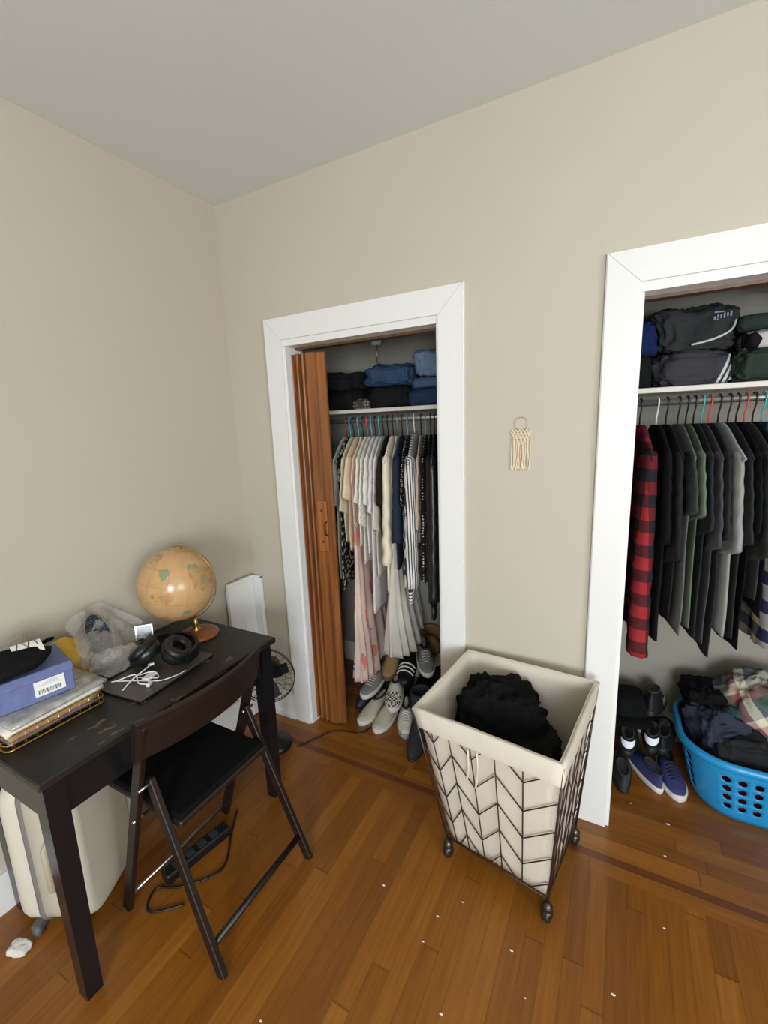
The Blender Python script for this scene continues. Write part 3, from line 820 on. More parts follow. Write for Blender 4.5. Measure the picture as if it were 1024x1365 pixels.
for i in range(4):
    p = BQ[i]; x, y = p.x, p.y
    b = MB(); b.lathe([(0, .072), (.006, .072), (.012, .066), (.017, .058), (.016, .05), (.012, .044), (.016, .040), (.019, .032), (0, .03)], 18, (x, y, 0)); c_ = b.build('caster', plain('pewter', (88, 82, 76), .32, .85), t)
    b = MB(); b.tube([(x-.012, y+.004, .0225), (x-.006, y+.002, .0225), (x+.006, y-.002, .0225), (x+.012, y-.004, .0225)], [.018, .022, .022, .018], 18); b.build('wheel', plain('dark_wheel', (48, 44, 42), .35, .4), c_)
for dx in (0, .022):
    pass
b = MB()
p0 = face_pt(0, .40, .87)+Vector((0, -.012, 0)); 
for dx, ln in ((0, .12), (.03, .14)):
    b.tube(spline([p0+Vector((dx, 0, 0)), p0+Vector((dx+.006, -.012, -.04)), p0+Vector((dx+.002, -.002, -.08)), p0+Vector((dx-.006, .008, -ln))]), .0035, 6)
b.build('tie_strap', M_canvas, t)

# ------------------------------------------------------------------ cloth lumps
def lump(name, label, cat, loc, r, mat, seed=0, rz=0, group=None, amp=.18, boxy=.55, folds=0, rot=None, zmin=None, detail=72):
    """crumpled or loosely folded cloth: superellipsoid with ridged creases"""
    b = MB(); sd = Vector((seed*2.37+.3, seed*1.11, seed*.71))
    vs = []; fs = []; nu, nv = detail, detail//2
    sg = lambda x, p: math.copysign(abs(x)**p, x)
    for i in range(nv+1):
        th = pi*i/nv
        for j in range(nu):
            ph = 2*pi*j/nu
            p = Vector((sg(sin(th), boxy)*sg(cos(ph), boxy), sg(sin(th), boxy)*sg(sin(ph), boxy), sg(cos(th), boxy)))
            d = Vector((p.x*r[0], p.y*r[1], p.z*r[2]))
            q = d*10+sd
            k = amp*(mn.noise(q)+1.1*(.35-abs(mn.noise(q*2.1)))+.75*(.3-abs(mn.noise(q*4.6)))+.4*(.3-abs(mn.noise(q*9.5))))
            n_ = d.normalized()
            out = d+n_*k*min(r)*1.6
            if folds: 
                e = 1-abs(cos(th)); out.x *= 1+.035*e*sin(folds*pi*(p.z+1)+seed); out.y *= 1+.035*e*sin(folds*pi*(p.z+1)+seed)
            vs.append(out)
    for i in range(nv):
        for j in range(nu):
            j2 = (j+1) % nu
            fs.append((i*nu+j, (i+1)*nu+j, (i+1)*nu+j2, i*nu+j2))
    vs = [(v[0], v[1], v[2]+r[2]) for v in vs]
    if zmin is not None: vs = [(x, y, max(z, zmin)) for x, y, z in vs]
    else: vs = [(x, y, max(z, .0005)) for x, y, z in vs]
    b.add(vs, fs)
    o = b.build(name, mat, None, loc, rot if rot else (0, 0, rz)); tag(o, label, cat, group); return o

G = 'dark laundry in the hamper'
lump('laundry_garment', 'large crumpled black garment heaped at the back of the hamper', 'clothing', (1.470, -.245, .33), (.135, .135, .155), fabric((12, 13, 13)), 1, .3, G, .19)
lump('laundry_garment', 'black garment crumpled at the right side of the hamper', 'clothing', (1.612, -.330, .33), (.075, .11, .11), fabric((15, 16, 16)), 2, .2, G, .19)
lump('laundry_garment', 'black cloth lowest at the bottom of the hamper', 'clothing', (1.525, -.285, .115), (.13, .11, .105), fabric((14, 14, 15)), 4, .1, G, .1)

# ------------------------------------------------------------------ hangers and garments
HANG = {
 'black': plain('black_hanger', (18, 18, 18), .4), 'teal': plain('teal_hanger', (70, 160, 160), .4), 'red': plain('red_hanger', (196, 74, 64), .4),
 'dark red': plain('dark_red_hanger', (112, 42, 38), .4), 'white': plain('white_hanger', (220, 218, 214), .4), 'blue': plain('blue_hanger', (110, 160, 190), .4),
 'grey': plain('grey_hanger', (150, 146, 138), .3, .6)}
_hk = {}
def hanger(color, x, rz, yaw, what, group, aw=.19):
    name = 'clothes_hanger'
    t = thing(name, f'{color} clothes hanger holding the {what}', 'hanger', (x, .34, rz), yaw, group)
    key = (color, aw)
    if key not in _hk:
        hr = .0185
        b = MB()
        pts = [(0, hr*cos(radians(a)), hr*sin(radians(a))) for a in range(-30, 181, 15)]
        pts += [(0, -hr*.9, -.014), (0, -.010, -.034), (0, 0, -.056), (0, 0, -.090)]
        b.tube(pts, .0030, 8); hook = b.build('hook', HANG[color], t)
        b = MB()
        b.tube(spline([(0, -aw, -.090-aw*.60), (0, -aw*.5, -.090-aw*.27), (0, 0, -.088), (0, aw*.5, -.090-aw*.27), (0, aw, -.090-aw*.60)], 5), .0027, 8)
        b.tube([(0, -aw, -.090-aw*.60), (0, aw, -.090-aw*.60)], .0020, 8)
        arms = b.build('shoulders', HANG[color], t)
        _hk[key] = (hook.data, arms.data)
    else:
        for n_, d in zip(('hook', 'shoulders'), _hk[key]):
            o = bpy.data.objects.new(n_, d); COL.objects.link(o); o.parent = t
    return t

def body_mesh(a, Ln, t, flare=0, seed=0, fold=.004, waves=5, nv=30, nt=40, pleat=0, strap=False, ftop=None):
    """garment body hanging in the local y-z plane, thickness along x; neck left open"""
    b = MB(); rings = []; sd = seed*1.37
    if pleat: nt = 112
    sh = [(.045, -.000), (.075, -.012), (.115, -.040), (.155, -.072), (a, -.116)] if not strap else [(.05, 0), (.07, -.03), (a*.8, -.10), (a, -.2)]
    prof = [(w*(a/.2) if not strap else w, z) for w, z in sh]
    for k in range(1, nv+1):
        s_ = k/nv; z = prof[len(sh)-1][1]+(-Ln-prof[len(sh)-1][1])*s_
        prof.append((a*(.97-.05*sin(pi*min(1, s_*1.5))+flare*s_), z))
    tot = len(prof)
    for k, (w, z) in enumerate(prof):
        s_ = max(0, (k-3)/(tot-4)); th = t*(.75+.4*s_) if k > 1 else t*.7
        if pleat: th = t*(.7+(pleat*s_*s_))
        ring = []
        for j in range(nt):
            an = 2*pi*j/nt; c, s2 = cos(an), sin(an)
            y = w*math.copysign(abs(c)**.8, c); x = th*math.copysign(abs(s2)**.7, s2)
            A = fold*min(1, s_*3)
            x += A*sin(waves*y/.2+.8+sd*.15)+A*.5*sin(waves*2.3*y/.2+sd+z*3)
            if pleat: x += (.006+.0016*pleat)*s_*s_*sin(j*2*pi/8+sd*.2*s_); y += .008*s_*s_*sin(j*2*pi/8+1)
            zz_ = z+(.014*sin(y*14+sd)+.008*sin(y*31+sd*2))*s_*s_
            y2 = y+.006*sin(z*16+sd)*s_
            ring.append((x, y2, zz_))
        rings.append(ring)
    b.loft(rings, False, True); return b
def sleeve_mesh(a, Ls, sg, seed=0, wide=.075, thick=.0085, long=False, out=.055, cuff=.9):
    b = MB(); rings = []; n = 28; nv = 24
    for k in range(nv+1):
        s_ = k/nv
        grow = min(1, (s_*(9 if long else 4.5)+.02))**.6
        outer = a-.004+out*s_**.8*(1 if not long else .75)
        w2 = 2*wide*(.10+.90*grow)*(1-(.34 if long else .06)*s_)
        yc = sg*(outer-w2/2); wy = w2/2
        z = -.100-(Ls-.01)*s_
        tx = thick*(.55+.45*grow+.2*s_)
        ring = []
        for j in range(n):
            an = 2*pi*j/n; c, s2 = cos(an), sin(an)
            y = yc+wy*math.copysign(abs(c)**.85, c)
            x = tx*math.copysign(abs(s2)**.8, s2)+.0022*sin(y*55+seed*2+s_*5)*min(1, s_*3)+.0012*sin(z*70+y*40+seed)
            zz_ = z+(.5 if not long else .14)*s_*(sg*(y-yc))*.8+.004*sin(j*1.7+seed)*s_
            # the cap of the sleeve follows the slope of the shoulder
            zz_ -= .55*(1-s_)**3*(sg*(y-yc))
            if long: x += .003*sin(z*60+seed+c*2)*(s_)
            ring.append((x, y+.003*sin(z*38+seed)*s_, zz_))
        rings.append(ring)
    b.loft(rings, True, True); return b

def garment(kind, what, x, rodz, yaw, mat, Ln, a=.2, t=.0065, sleeve=0, long=False, flare=0, seed=0, hcol='black', group='', fold=.0022, pleat=0, wide=.078, strap=False,
            smat=None, drop=.098, label=None, thick=.0078, out=.055, collar=None, cuff=None):
    hanger(hcol, x, rodz, yaw, what, 'hangers '+group, aw=.10 if strap else .15)
    T = thing(kind, (label or what)+' on a '+hcol+' hanger', kind.replace('_', ' '), (x, .34, rodz-drop+.012), yaw, 'clothes hanging '+group)
    body_mesh(a, Ln, t, flare, seed, fold, pleat=pleat, strap=strap).build('body', mat, T)
    if sleeve:
        for sg in (-1, 1):
            so = sleeve_mesh(a, sleeve, sg, seed, wide, thick, long, out).build('sleeve', smat or mat, T)
            if cuff:
                b = MB(); yc = sg*(a-.035+out-(.02 if long else 0)); z0 = -.095-sleeve
                wy = wide*.58; b.loft([[(.014*math.copysign(abs(sin(q))**.8, sin(q)), yc+wy*cos(q), z) for q in [2*pi*j/20 for j in range(20)]] for z in (z0+.0, z0-.03, z0-.06)]); b.build('cuff', cuff, so)
    if collar:
        b = MB(); rings = []
        for z, k in ((-.012, 1.0), (.012, .92), (.022, .9), (.006, 1.15), (-.014, 1.3)):
            rings.append([((.012*k)*sin(2*pi*j/24), .052*k*cos(2*pi*j/24), z-.012*abs(cos(2*pi*j/24))) for j in range(24)])
        b.loft(rings, False, False); b.build('collar', collar if collar is not True else mat, T)
    return T

# --- left closet
g1 = 'in the left closet'
F = fabric
def Y1(x): return radians(9+9*(x-.46)/.55)
W1 = [F((206, 200, 188), 'ivory_cotton'), F((218, 214, 206), 'white_cotton'), F((198, 190, 172), 'cream_cotton')]
cl1 = [
 dict(kind='blouse', what='light grey blouse nearest the folded door', x=.476, hcol='dark red', mat=F((158, 154, 144)), Ln=.74, sleeve=.27, seed=1, a=.20, thick=.0085),
 dict(kind='dress', what='black dress with pale floral print', x=.500, hcol='teal', mat=dots('black_floral', (22, 21, 22), (150, 142, 124), 42, .42, (1, 1, 1), .8), Ln=.80, seed=2, a=.205, flare=.05),
 dict(kind='blouse', what='pale khaki cream blouse', x=.522, hcol='black', mat=F((198, 190, 164)), Ln=.56, sleeve=.30, seed=3, a=.195, thick=.0085),
 dict(kind='blouse', what='peach beige short-sleeved blouse', x=.552, hcol='teal', mat=F((212, 190, 158)), Ln=.58, sleeve=.23, seed=4, a=.205, thick=.014),
 dict(kind='maxi_dress', what='long pale pink dress with blue and red print', x=.580, hcol='black', mat=pink_print(), Ln=1.31, seed=5, a=.215, flare=.10, pleat=4.0, strap=True, t=.012),
 dict(kind='blouse', what='white blouse next to the pink printed dress', x=.608, hcol='red', mat=F((222, 217, 206)), Ln=.54, sleeve=.25, seed=6, a=.20, thick=.0085),
 dict(kind='blouse', what='lace-patterned white blouse', x=.632, hcol='blue', mat=dots('white_lace', (216, 210, 200), (160, 150, 142), 60, .22, (1, 1, 1), .9), Ln=.66, sleeve=.36, seed=7, a=.205, thick=.0085),
 dict(kind='blouse', what='bright white shirt with short hem', x=.656, hcol='black', mat=W1[1], Ln=.60, sleeve=.26, seed=8, a=.205, thick=.0085),
 dict(kind='dress', what='long lilac-white satin slip dress', x=.680, hcol='teal', mat=F((200, 194, 194), 'satin', rough=.45), Ln=.90, seed=9, a=.20, flare=.1, sleeve=.3, thick=.013, t=.013),
 dict(kind='blouse', what='ivory ribbed blouse', x=.704, hcol='black', mat=W1[0], Ln=.70, sleeve=.38, seed=10, a=.205, thick=.0085),
 dict(kind='t_shirt', what='black short-sleeved top between white shirts', x=.730, hcol='black', mat=F((34, 26, 26)), Ln=.5, sleeve=.25, seed=11, a=.21, wide=.085, thick=.014),
 dict(kind='cardigan', what='long-sleeved cream cardigan', x=.760, hcol='black', mat=F((214, 204, 180), 'cream_knit'), Ln=.80, sleeve=.54, long=True, seed=12, a=.215, wide=.085, thick=.022, t=.013),
 dict(kind='pleated_dress', what='long pearl grey pleated dress', x=.787, hcol='grey', mat=F((186, 180, 170)), Ln=1.12, seed=14, a=.19, flare=.24, pleat=8.5, t=.009, fold=.004, strap=True),
 dict(kind='t_shirt', what='navy blue short-sleeved top', x=.812, hcol='black', mat=F((36, 43, 60)), Ln=.64, sleeve=.44, seed=15, a=.215, wide=.1, thick=.022),
 dict(kind='shirt', what='black shirt with white dotted trim', x=.842, hcol='blue', mat=dots('black_white_trim', (20, 20, 24), (190, 188, 180), 90, .3), Ln=.55, sleeve=.25, seed=17, a=.195),
 dict(kind='striped_shirt', what='white shirt with dark vertical stripes', x=.880, hcol='white', mat=stripes('shirt_stripe', (210, 206, 200), (62, 62, 70), .017, .55, 1), smat=stripes('sleeve_stripe', (212, 208, 202), (62, 62, 70), .0135, .55, 3, .006), Ln=.74, sleeve=.64, long=True, seed=18, a=.22, wide=.085, thick=.032, t=.016, collar=True, cuff=stripes('cuff_stripe', (208, 204, 198), (70, 70, 78), .017, .6, 2)),
 dict(kind='shirt', what='slim pale pinkish shirt', x=.918, hcol='black', mat=F((190, 172, 156)), Ln=.5, sleeve=.35, long=True, seed=19, a=.195),
 dict(kind='polka_dot_shirt', what='black shirt with small white polka dots', x=.942, hcol='teal', mat=dots('polka', (28, 22, 24), (190, 184, 176), 75, .26), Ln=.70, sleeve=.60, long=True, seed=20, a=.205, thick=.014),
 dict(kind='jacket', what='dark brown jacket beside the polka dot shirt', x=.968, hcol='black', mat=F((44, 37, 31)), Ln=.68, sleeve=.60, long=True, seed=21, a=.205, thick=.014),
 dict(kind='leather_jacket', what='long black leather jacket', x=.990, hcol='black', mat=plain('black_leather', (30, 31, 32), .36, bmp=.3, bscale=60), Ln=.80, sleeve=.70, long=True, seed=22, a=.22, wide=.105, thick=.024, t=.014, cuff=plain('black_leather', (30, 31, 32), .36)),
 dict(kind='coat', what='black wool coat beside the leather jacket', x=1.026, hcol='black', mat=F((24, 27, 32)), Ln=.70, sleeve=.6, long=True, seed=23, a=.215, wide=.09, thick=.016),
 dict(kind='jeans', what='pair of blue jeans beside the black coat', x=1.060, hcol='black', mat=denim((54, 78, 112)), Ln=.68, seed=24, a=.20, t=.014),
 dict(kind='jeans', what='dark jeans with pale turned-up hems', x=1.095, hcol='black', mat=denim((34, 42, 56)), Ln=.66, seed=25, a=.20, t=.012),
]
for g in cl1:
    T = garment(rodz=RZ1, yaw=Y1(g['x']), group=g1, **g)
    if g['kind'] == 'jeans':
        b = MB(); b.loft([[(w*.019*math.copysign(abs(sin(q))**.7, sin(q)), w*.205*math.copysign(abs(cos(q))**.8, cos(q)), z) for q in [2*pi*j/28 for j in range(28)]] for z, w in ((-g['Ln']-.05, .98), (-g['Ln']-.045, 1.03), (-g['Ln']+.03, 1.03), (-g['Ln']+.035, .9))])
        b.build('turned_up_hem', denim((132, 142, 156)), T)
# --- right closet
g2 = 'in the right closet'
def Y2(x): return radians(13)
buffalo = plaid('buffalo_plaid', (146, 42, 47), (92, 31, 36), (80, 33, 37), (34, 33, 37), .095, (1, 2), .5)
cl2 = [
 dict(kind='flannel_shirt', what='red and black buffalo check flannel shirt', x=1.868, mat=buffalo, Ln=.80, sleeve=.80, long=True, seed=31, a=.21, t=.022, wide=.095, thick=.030, out=.05),
 dict(kind='shirt', what='black long shirt beside the red flannel', x=1.925, hcol='white', mat=F((17, 17, 19)), Ln=.82, sleeve=.36, seed=32, a=.2, t=.014, wide=.09, thick=.014),
 dict(kind='t_shirt', what='black t-shirt with wide sleeves', x=1.957, mat=F((36, 33, 34)), Ln=.72, sleeve=.42, seed=33, a=.21, wide=.095, thick=.014),
 dict(kind='t_shirt', what='two-tone grey t-shirt with charcoal sleeves', x=1.996, mat=F((104, 106, 105)), smat=F((60, 64, 62)), Ln=.78, sleeve=.24, seed=34, a=.205, wide=.085, thick=.0095),
 dict(kind='t_shirt', what='faded olive grey t-shirt', x=2.022, mat=F((98, 108, 94)), Ln=.77, sleeve=.25, seed=35, a=.205, wide=.085, thick=.0095),
 dict(kind='t_shirt', what='near-black t-shirt beside the olive one', x=2.046, mat=F((42, 43, 44)), Ln=.78, sleeve=.30, seed=36, a=.205, thick=.009),
 dict(kind='t_shirt', what='dark grey t-shirt with a purple tint', x=2.070, hcol='teal', mat=F((68, 67, 71)), Ln=.80, sleeve=.36, seed=37, a=.21, wide=.085, thick=.0095),
 dict(kind='t_shirt', what='slate black t-shirt', x=2.094, hcol='red', mat=F((40, 42, 42)), Ln=.84, sleeve=.32, seed=38, a=.205, thick=.009),
 dict(kind='t_shirt', what='light heather grey t-shirt', x=2.122, mat=F((138, 139, 137)), Ln=.76, sleeve=.36, seed=39, a=.22, wide=.08, thick=.014, t=.012),
 dict(kind='t_shirt', what='washed black t-shirt beside the light grey one', x=2.152, mat=F((44, 46, 46)), Ln=.78, sleeve=.34, seed=40, a=.21, wide=.088, thick=.009),
 dict(kind='t_shirt', what='pitch black t-shirt in the middle of the right rail', x=2.176, mat=F((16, 17, 20)), Ln=.80, sleeve=.30, seed=41, a=.205, thick=.009),
 dict(kind='t_shirt', what='large dark grey t-shirt facing out', x=2.200, hcol='red', mat=F((54, 57, 56)), Ln=.60, sleeve=.38, seed=42, a=.22, wide=.1, thick=.0095),
 dict(kind='t_shirt', what='inky navy t-shirt', x=2.224, mat=F((22, 24, 36)), Ln=.66, sleeve=.34, seed=43, a=.205, thick=.009),
 dict(kind='plaid_shirt', what='cream and navy checked shirt', x=2.250, hcol='teal', mat=plaid('cream_navy_check', (206, 198, 172), (150, 148, 148), (104, 108, 118), (40, 46, 70), .10, (1, 2), .55), Ln=.78, sleeve=.68, long=True, seed=44, a=.21, wide=.085, thick=.022, t=.014),
 dict(kind='t_shirt', what='black t-shirt beyond the checked shirt', x=2.292, mat=F((20, 20, 22)), Ln=.7, sleeve=.3, seed=45, a=.21),
]
for g in cl2: garment(rodz=RZ2, yaw=Y2(g['x']), group=g2, **g)

# ------------------------------------------------------------------ clothes on the shelves
S1, S2 = 1.7085, 1.7225
p1 = 'clothes piled on the left closet shelf'; p2 = 'clothes piled on the right closet shelf'
lump('folded_garment', 'black folded sweater at the left end of the left closet shelf', 'clothing', (.40, .50, S1), (.12, .125, .052), F((19, 19, 20)), 1, 0, p1, .24, .45, 3)
lump('folded_garment', 'black folded top lying on the black sweater beside the door', 'clothing', (.41, .50, S1+.105), (.12, .12, .05), F((24, 23, 24)), 2, .1, p1, .34, .45, 2)
lump('lace_garment', 'small beige and grey lace piece at the shelf edge', 'clothing', (.545, .42, S1), (.055, .05, .026), dots('lace_print', (70, 66, 62), (150, 140, 126), 60, .35), 3, 0, p1, .3, .6)
lump('folded_garment', 'black folded shirts under the blue jeans on the shelf', 'clothing', (.71, .49, S1), (.118, .125, .055), F((24, 24, 27)), 4, 0, p1, .26, .42, 3)
lump('folded_jeans', 'mid-blue jeans folded on top of the black shirts', 'jeans', (.70, .49, S1+.112), (.125, .12, .052), denim((54, 72, 102)), 5, .08, p1, .34, .45, 2)
lump('folded_jeans', 'dark blue folded jeans low at the right of the left shelf', 'jeans', (.935, .49, S1), (.105, .125, .042), denim((38, 52, 76)), 6, 0, p1, .24, .42, 2)
lump('folded_jeans', 'faded blue jeans in the middle of the right-hand denim stack', 'jeans', (.94, .49, S1+.085), (.105, .12, .026), denim((70, 88, 116)), 7, .05, p1, .26, .42, 2)
lump('folded_jeans', 'pale blue denim bundle topmost in the left closet', 'jeans', (.955, .49, S1+.139), (.105, .115, .062), denim((104, 120, 146)), 8, .1, p1, .32, .5, 1)
lump('folded_jeans', 'light blue denim at the far right end of the left shelf', 'jeans', (1.115, .49, S1), (.058, .12, .035), denim((130, 144, 168)), 9, 0, p1, .14, .45, 2)
lump('folded_garment', 'black bundle drooping at the left end of the right shelf', 'clothing', (1.845, .47, S2), (.052, .125, .062), F((22, 24, 24)), 11, .0, p2, .25, .5, 1)
lump('folded_garment', 'royal blue shirt folded on the right closet shelf', 'clothing', (1.838, .50, S2+.126), (.072, .12, .065), F((24, 38, 82)), 12, 0, p2, .3, .45, 2)
def band_mat(name, base, st, lo, hi, per):
    m, nt, bs = new_mat(name)
    x = sep(nt, ocoord(nt))
    q = math_(nt, 'ADD', x[0], math_(nt, 'MULTIPLY', x[2], -.35))
    k = math_(nt, 'MULTIPLY', math_(nt, 'GREATER_THAN', q, lo), math_(nt, 'LESS_THAN', q, hi))
    k = math_(nt, 'MULTIPLY', k, math_(nt, 'GREATER_THAN', math_(nt, 'FRACT', math_(nt, 'DIVIDE', math_(nt, 'SUBTRACT', q, lo), per)), .45))
    L(nt, mix(nt, k, rgb(*base), rgb(*st)), bs.inputs['Base Color']); bs.inputs['Roughness'].default_value = .9
    bs.inputs['Specular IOR Level'].default_value = .15
    return m
lump('track_pants', 'grey track pants with three white stripes on the right shelf', 'trousers', (2.035, .50, S2), (.125, .13, .064), band_mat('striped_grey', (60, 59, 64), (196, 196, 196), .066, .120, .018), 13, 0, p2, .28, .48, 2)
t = thing('hoodie', 'dark grey hoodie with small print and white piping, folded on the track pants', 'hoodie', (2.03, .50, S2+.131), 0, p2)
ob = lump('bundle', '', '', (0, 0, 0), (.125, .125, .075), F((50, 52, 52)), 14, .05, None, .3, .5, 1); ob.parent = t
for k_ in list(ob.keys()): del ob[k_]
b = MB(); b.tube(spline([(-.01, -.143, .016), (.06, -.147, .030), (.11, -.125, .058), (.128, -.08, .10)]), .004, 8); b.build('piping', F((196, 194, 190)), t)
b = MB()
for k in range(6): b.box((.055+.0095*k, -.139, .102+.002*k), (.0052, .003, .012+.005*(k % 2)), 0)
b.box((.068, -.139, .122), (.03, .003, .004))
b.build('print', plain('print_pale', (128, 138, 150), .7), t)
lump('folded_garment', 'dark green folded shirt low on the right shelf', 'clothing', (2.245, .48, S2), (.085, .13, .055), F((46, 57, 50)), 15, 0, p2, .28, .42, 2)
lump('folded_garment', 'black and white patterned garment between two green shirts', 'clothing', (2.262, .48, S2+.112), (.078, .12, .035), dots('bw_print', (186, 184, 180), (24, 24, 26), 11, .34, (1, 1, 1), 1), 16, 0, p2, .25, .5, 1)
lump('folded_garment', 'green folded shirt topmost on the right shelf', 'clothing', (2.245, .52, S2+.184), (.08, .10, .032), F((48, 58, 52)), 17, 0, p2, .16, .45, 1)
lump('folded_garment', 'black folded garment at the edge of the right shelf', 'clothing', (2.41, .50, S2), (.072, .12, .10), F((20, 20, 22)), 18, 0, p2, .16, .45, 3)

# ------------------------------------------------------------------ shoes
def shoe(name, label, loc, rz, upper, sole, lining, laces=None, high=0, stripe=None, group=None, pitch=0, roll=0, Ls=.27, heel=None, checker=None):
    t = thing(name, label, 'shoe', loc, rot=(roll, pitch, rz), group=group)
    L2 = Ls/2
    def outline(k, m=1):         # half width along the length, u from heel(-1) to toe(1)
        u = k
        w = .036+.010*cos((u-.35)*1.9)
        return w*sqrt(max(0, 1-abs(u)**3.2))*m
    n = 24; us_ = [-1+2*i/n for i in range(n+1)]
    def ringpath(m, z, ext=0):
        pts = [((L2+ext)*u, outline(u, m)+(ext if abs(u) < 1 else 0), z) for u in us_]+[((L2+ext)*u, -outline(u, m)-(ext if abs(u) < 1 else 0), z) for u in us_[::-1][1:-1]]
        return pts
    b = MB(); b.loft([ringpath(.94, .0), ringpath(1.02, .004, .002), ringpath(1.04, .022, .003), ringpath(1.0, .027, .001)]); b.build('sole', sole, t)
    # upper: cross sections along the length
    b = MB(); rings = []; tops = []
    for i in range(n+1):
        u = -1+2*i/n; x = (L2-.002)*u*.99
        w = max(.004, outline(u, .98))
        if u < -.05: h = .078+high+.010*max(0, (-u-.6))*2
        else: h = .078+high-(.078+high-.042)*min(1, (u+.05)/.75)**.9
        if u > .7: h *= sqrt(max(.05, 1-((u-.7)/.3)**2*.85))
        if u < -.93: h *= .93
        ring = []; m = 16
        for j in range(m):
            a = pi*j/(m-1); c, s2 = cos(a), sin(a)
            taper = 1-.28*(s2**2)*(h/.08)
            ring.append((x, w*math.copysign(abs(c)**.7, c)*taper, .025+(h-.025)*abs(s2)**.8))
        rings.append(ring); tops.append((x, w, h))
    b.loft(rings, True, True, closed=False)
    up = b.build('upper', upper, t)
    b = MB(); pts = []
    for i in range(20):
        a = 2*pi*i/20; x = -L2*.48+L2*.42*cos(a); w = .024*sin(a); pts.append((x, w, .080+high+.002*abs(cos(a))))
    cx = (-L2*.48, 0, .072+high)
    b.add(pts+[cx], [(i, (i+1) % 20, 20) for i in range(20)]); b.tube(pts, .0045, 6, True); b.build('lining', lining, up)
    if laces:
        b = MB()
        for k in range(5):
            x = L2*(.02+.11*k); h = .078+high-(.078+high-.042)*min(1, ((x/L2)+.05)/.75)**.9+.002
            b.tube([(x, -.022, h-.008), (x+.004, -.010, h), (x, .0, h+.002), (x+.004, .010, h), (x, .022, h-.008)], .0028, 6)
        b.build('laces', laces, up)
    if stripe:
        b = MB()
        for sg in (-1, 1):
            for k in range(3):
                x = -.01+.022*k; w = outline(x/L2)+.001
                b.beam((x, sg*w, .03), (x-.016, sg*(w-.006), .066), .002, .008, up=(0, 1, 0))
        b.build('stripe', stripe, up)
    if heel:
        b = MB(); rings = []
        for z, k, e in ((.046, 1.0, 1), (.060, 1.02, .6), (.082+high, .98, 0)):
            rings.append([(-L2*1.0+.030*(1-cos(a))*.9-.005, .029*sin(a)*k, z+.022*e*abs(a/1.3)**2+(1-e)*.008*abs(a/1.3)**2) for a in [-1.3+2.6*i/10 for i in range(11)]])
        b.loft(rings, False, False, closed=False); b.build('heel_patch', heel, up)
    return t
def slide(label, loc, rz, group, pitch=0, roll=0):
    t = thing('slide_sandal', label, 'sandal', loc, rot=(roll, pitch, rz), group=group); blk = plain('black_rubber', (18, 18, 19), .5)
    b = MB(); n = 24; us_ = [-1+2*i/n for i in range(n+1)]
    o = lambda u: (.040+.008*cos((u-.3)*2))*sqrt(max(0, 1-abs(u)**3.4))
    ring = lambda z, m: [(.135*u*m, o(u)*m, z) for u in us_]+[(.135*u*m, -o(u)*m, z) for u in us_[::-1][1:-1]]
    b.loft([ring(0, .97), ring(.006, 1), ring(.026, 1), ring(.03, .96)]); b.build('sole', blk, t)
    b = MB(); rings = [];
    for i in range(13):
        a = pi*i/12
        rings.append([(.0+.105*k, .048*cos(a)*1.02, .02+.052*sin(a)-.012*k) for k in (0, .25, .5, .75, 1)])
    b.loft(rings, False, False, closed=False); sp = b.build('strap', blk, t)
    for k in (.25, .5, .75):
        b = MB(); b.tube([(.105*k, .0492*cos(pi*i/16)*1.02, .02+.0535*sin(pi*i/16)-.012*k) for i in range(2, 15)], .0042, 6); b.build('strap_stripe', plain('white_print', (212, 210, 206), .6), sp)
    return t
M_wh = plain('white_leather', (206, 202, 192), .5); M_cr = plain('cream_canvas_shoe', (188, 180, 160), .8); M_gy = plain('grey_mesh', (126, 124, 122), .8)
M_bk = plain('black_mesh', (18, 18, 20), .7); M_sole = plain('white_sole', (206, 202, 194), .6); M_tan = plain('tan_suede', (146, 116, 78), .85)
M_lin = plain('dark_lining', (52, 48, 46), .9); M_blue = plain('blue_knit', (52, 54, 106), .8); M_dsole = plain('dark_sole', (30, 30, 30), .6)
q1 = 'shoes heaped in the left closet'
dn = radians(-100)
shoe('sneaker', 'cream canvas shoe nearest the folded door, toe outward', (.640, .215, 0), radians(-96), M_cr, M_sole, M_lin, None, group=q1)
shoe('sneaker', 'cream canvas shoe between its twin and the grey-soled sneaker', (.735, .195, 0), radians(-88), M_cr, M_sole, M_lin, None, group=q1)
shoe('sneaker', 'white sneaker with grey sides, rightmost in front row of the heap', (.845, .215, 0), radians(-66), M_wh, plain('grey_sole', (140, 140, 142), .6), M_lin, M_wh, group=q1)
shoe('sneaker', 'grey and white sneaker resting on the cream shoes', (.60, .31, .112), radians(-92), M_gy, M_sole, M_lin, M_wh, group=q1, pitch=radians(8))
shoe('slip_on_shoe', 'slip-on with black and white checkerboard toe', (.755, .265, .108), radians(-70), dots('x', (1, 1, 1), (2, 2, 2), 1, .1) if False else None or plain('cream_slip', (196, 188, 168), .8), M_sole, M_lin, None, group=q1, pitch=radians(6))
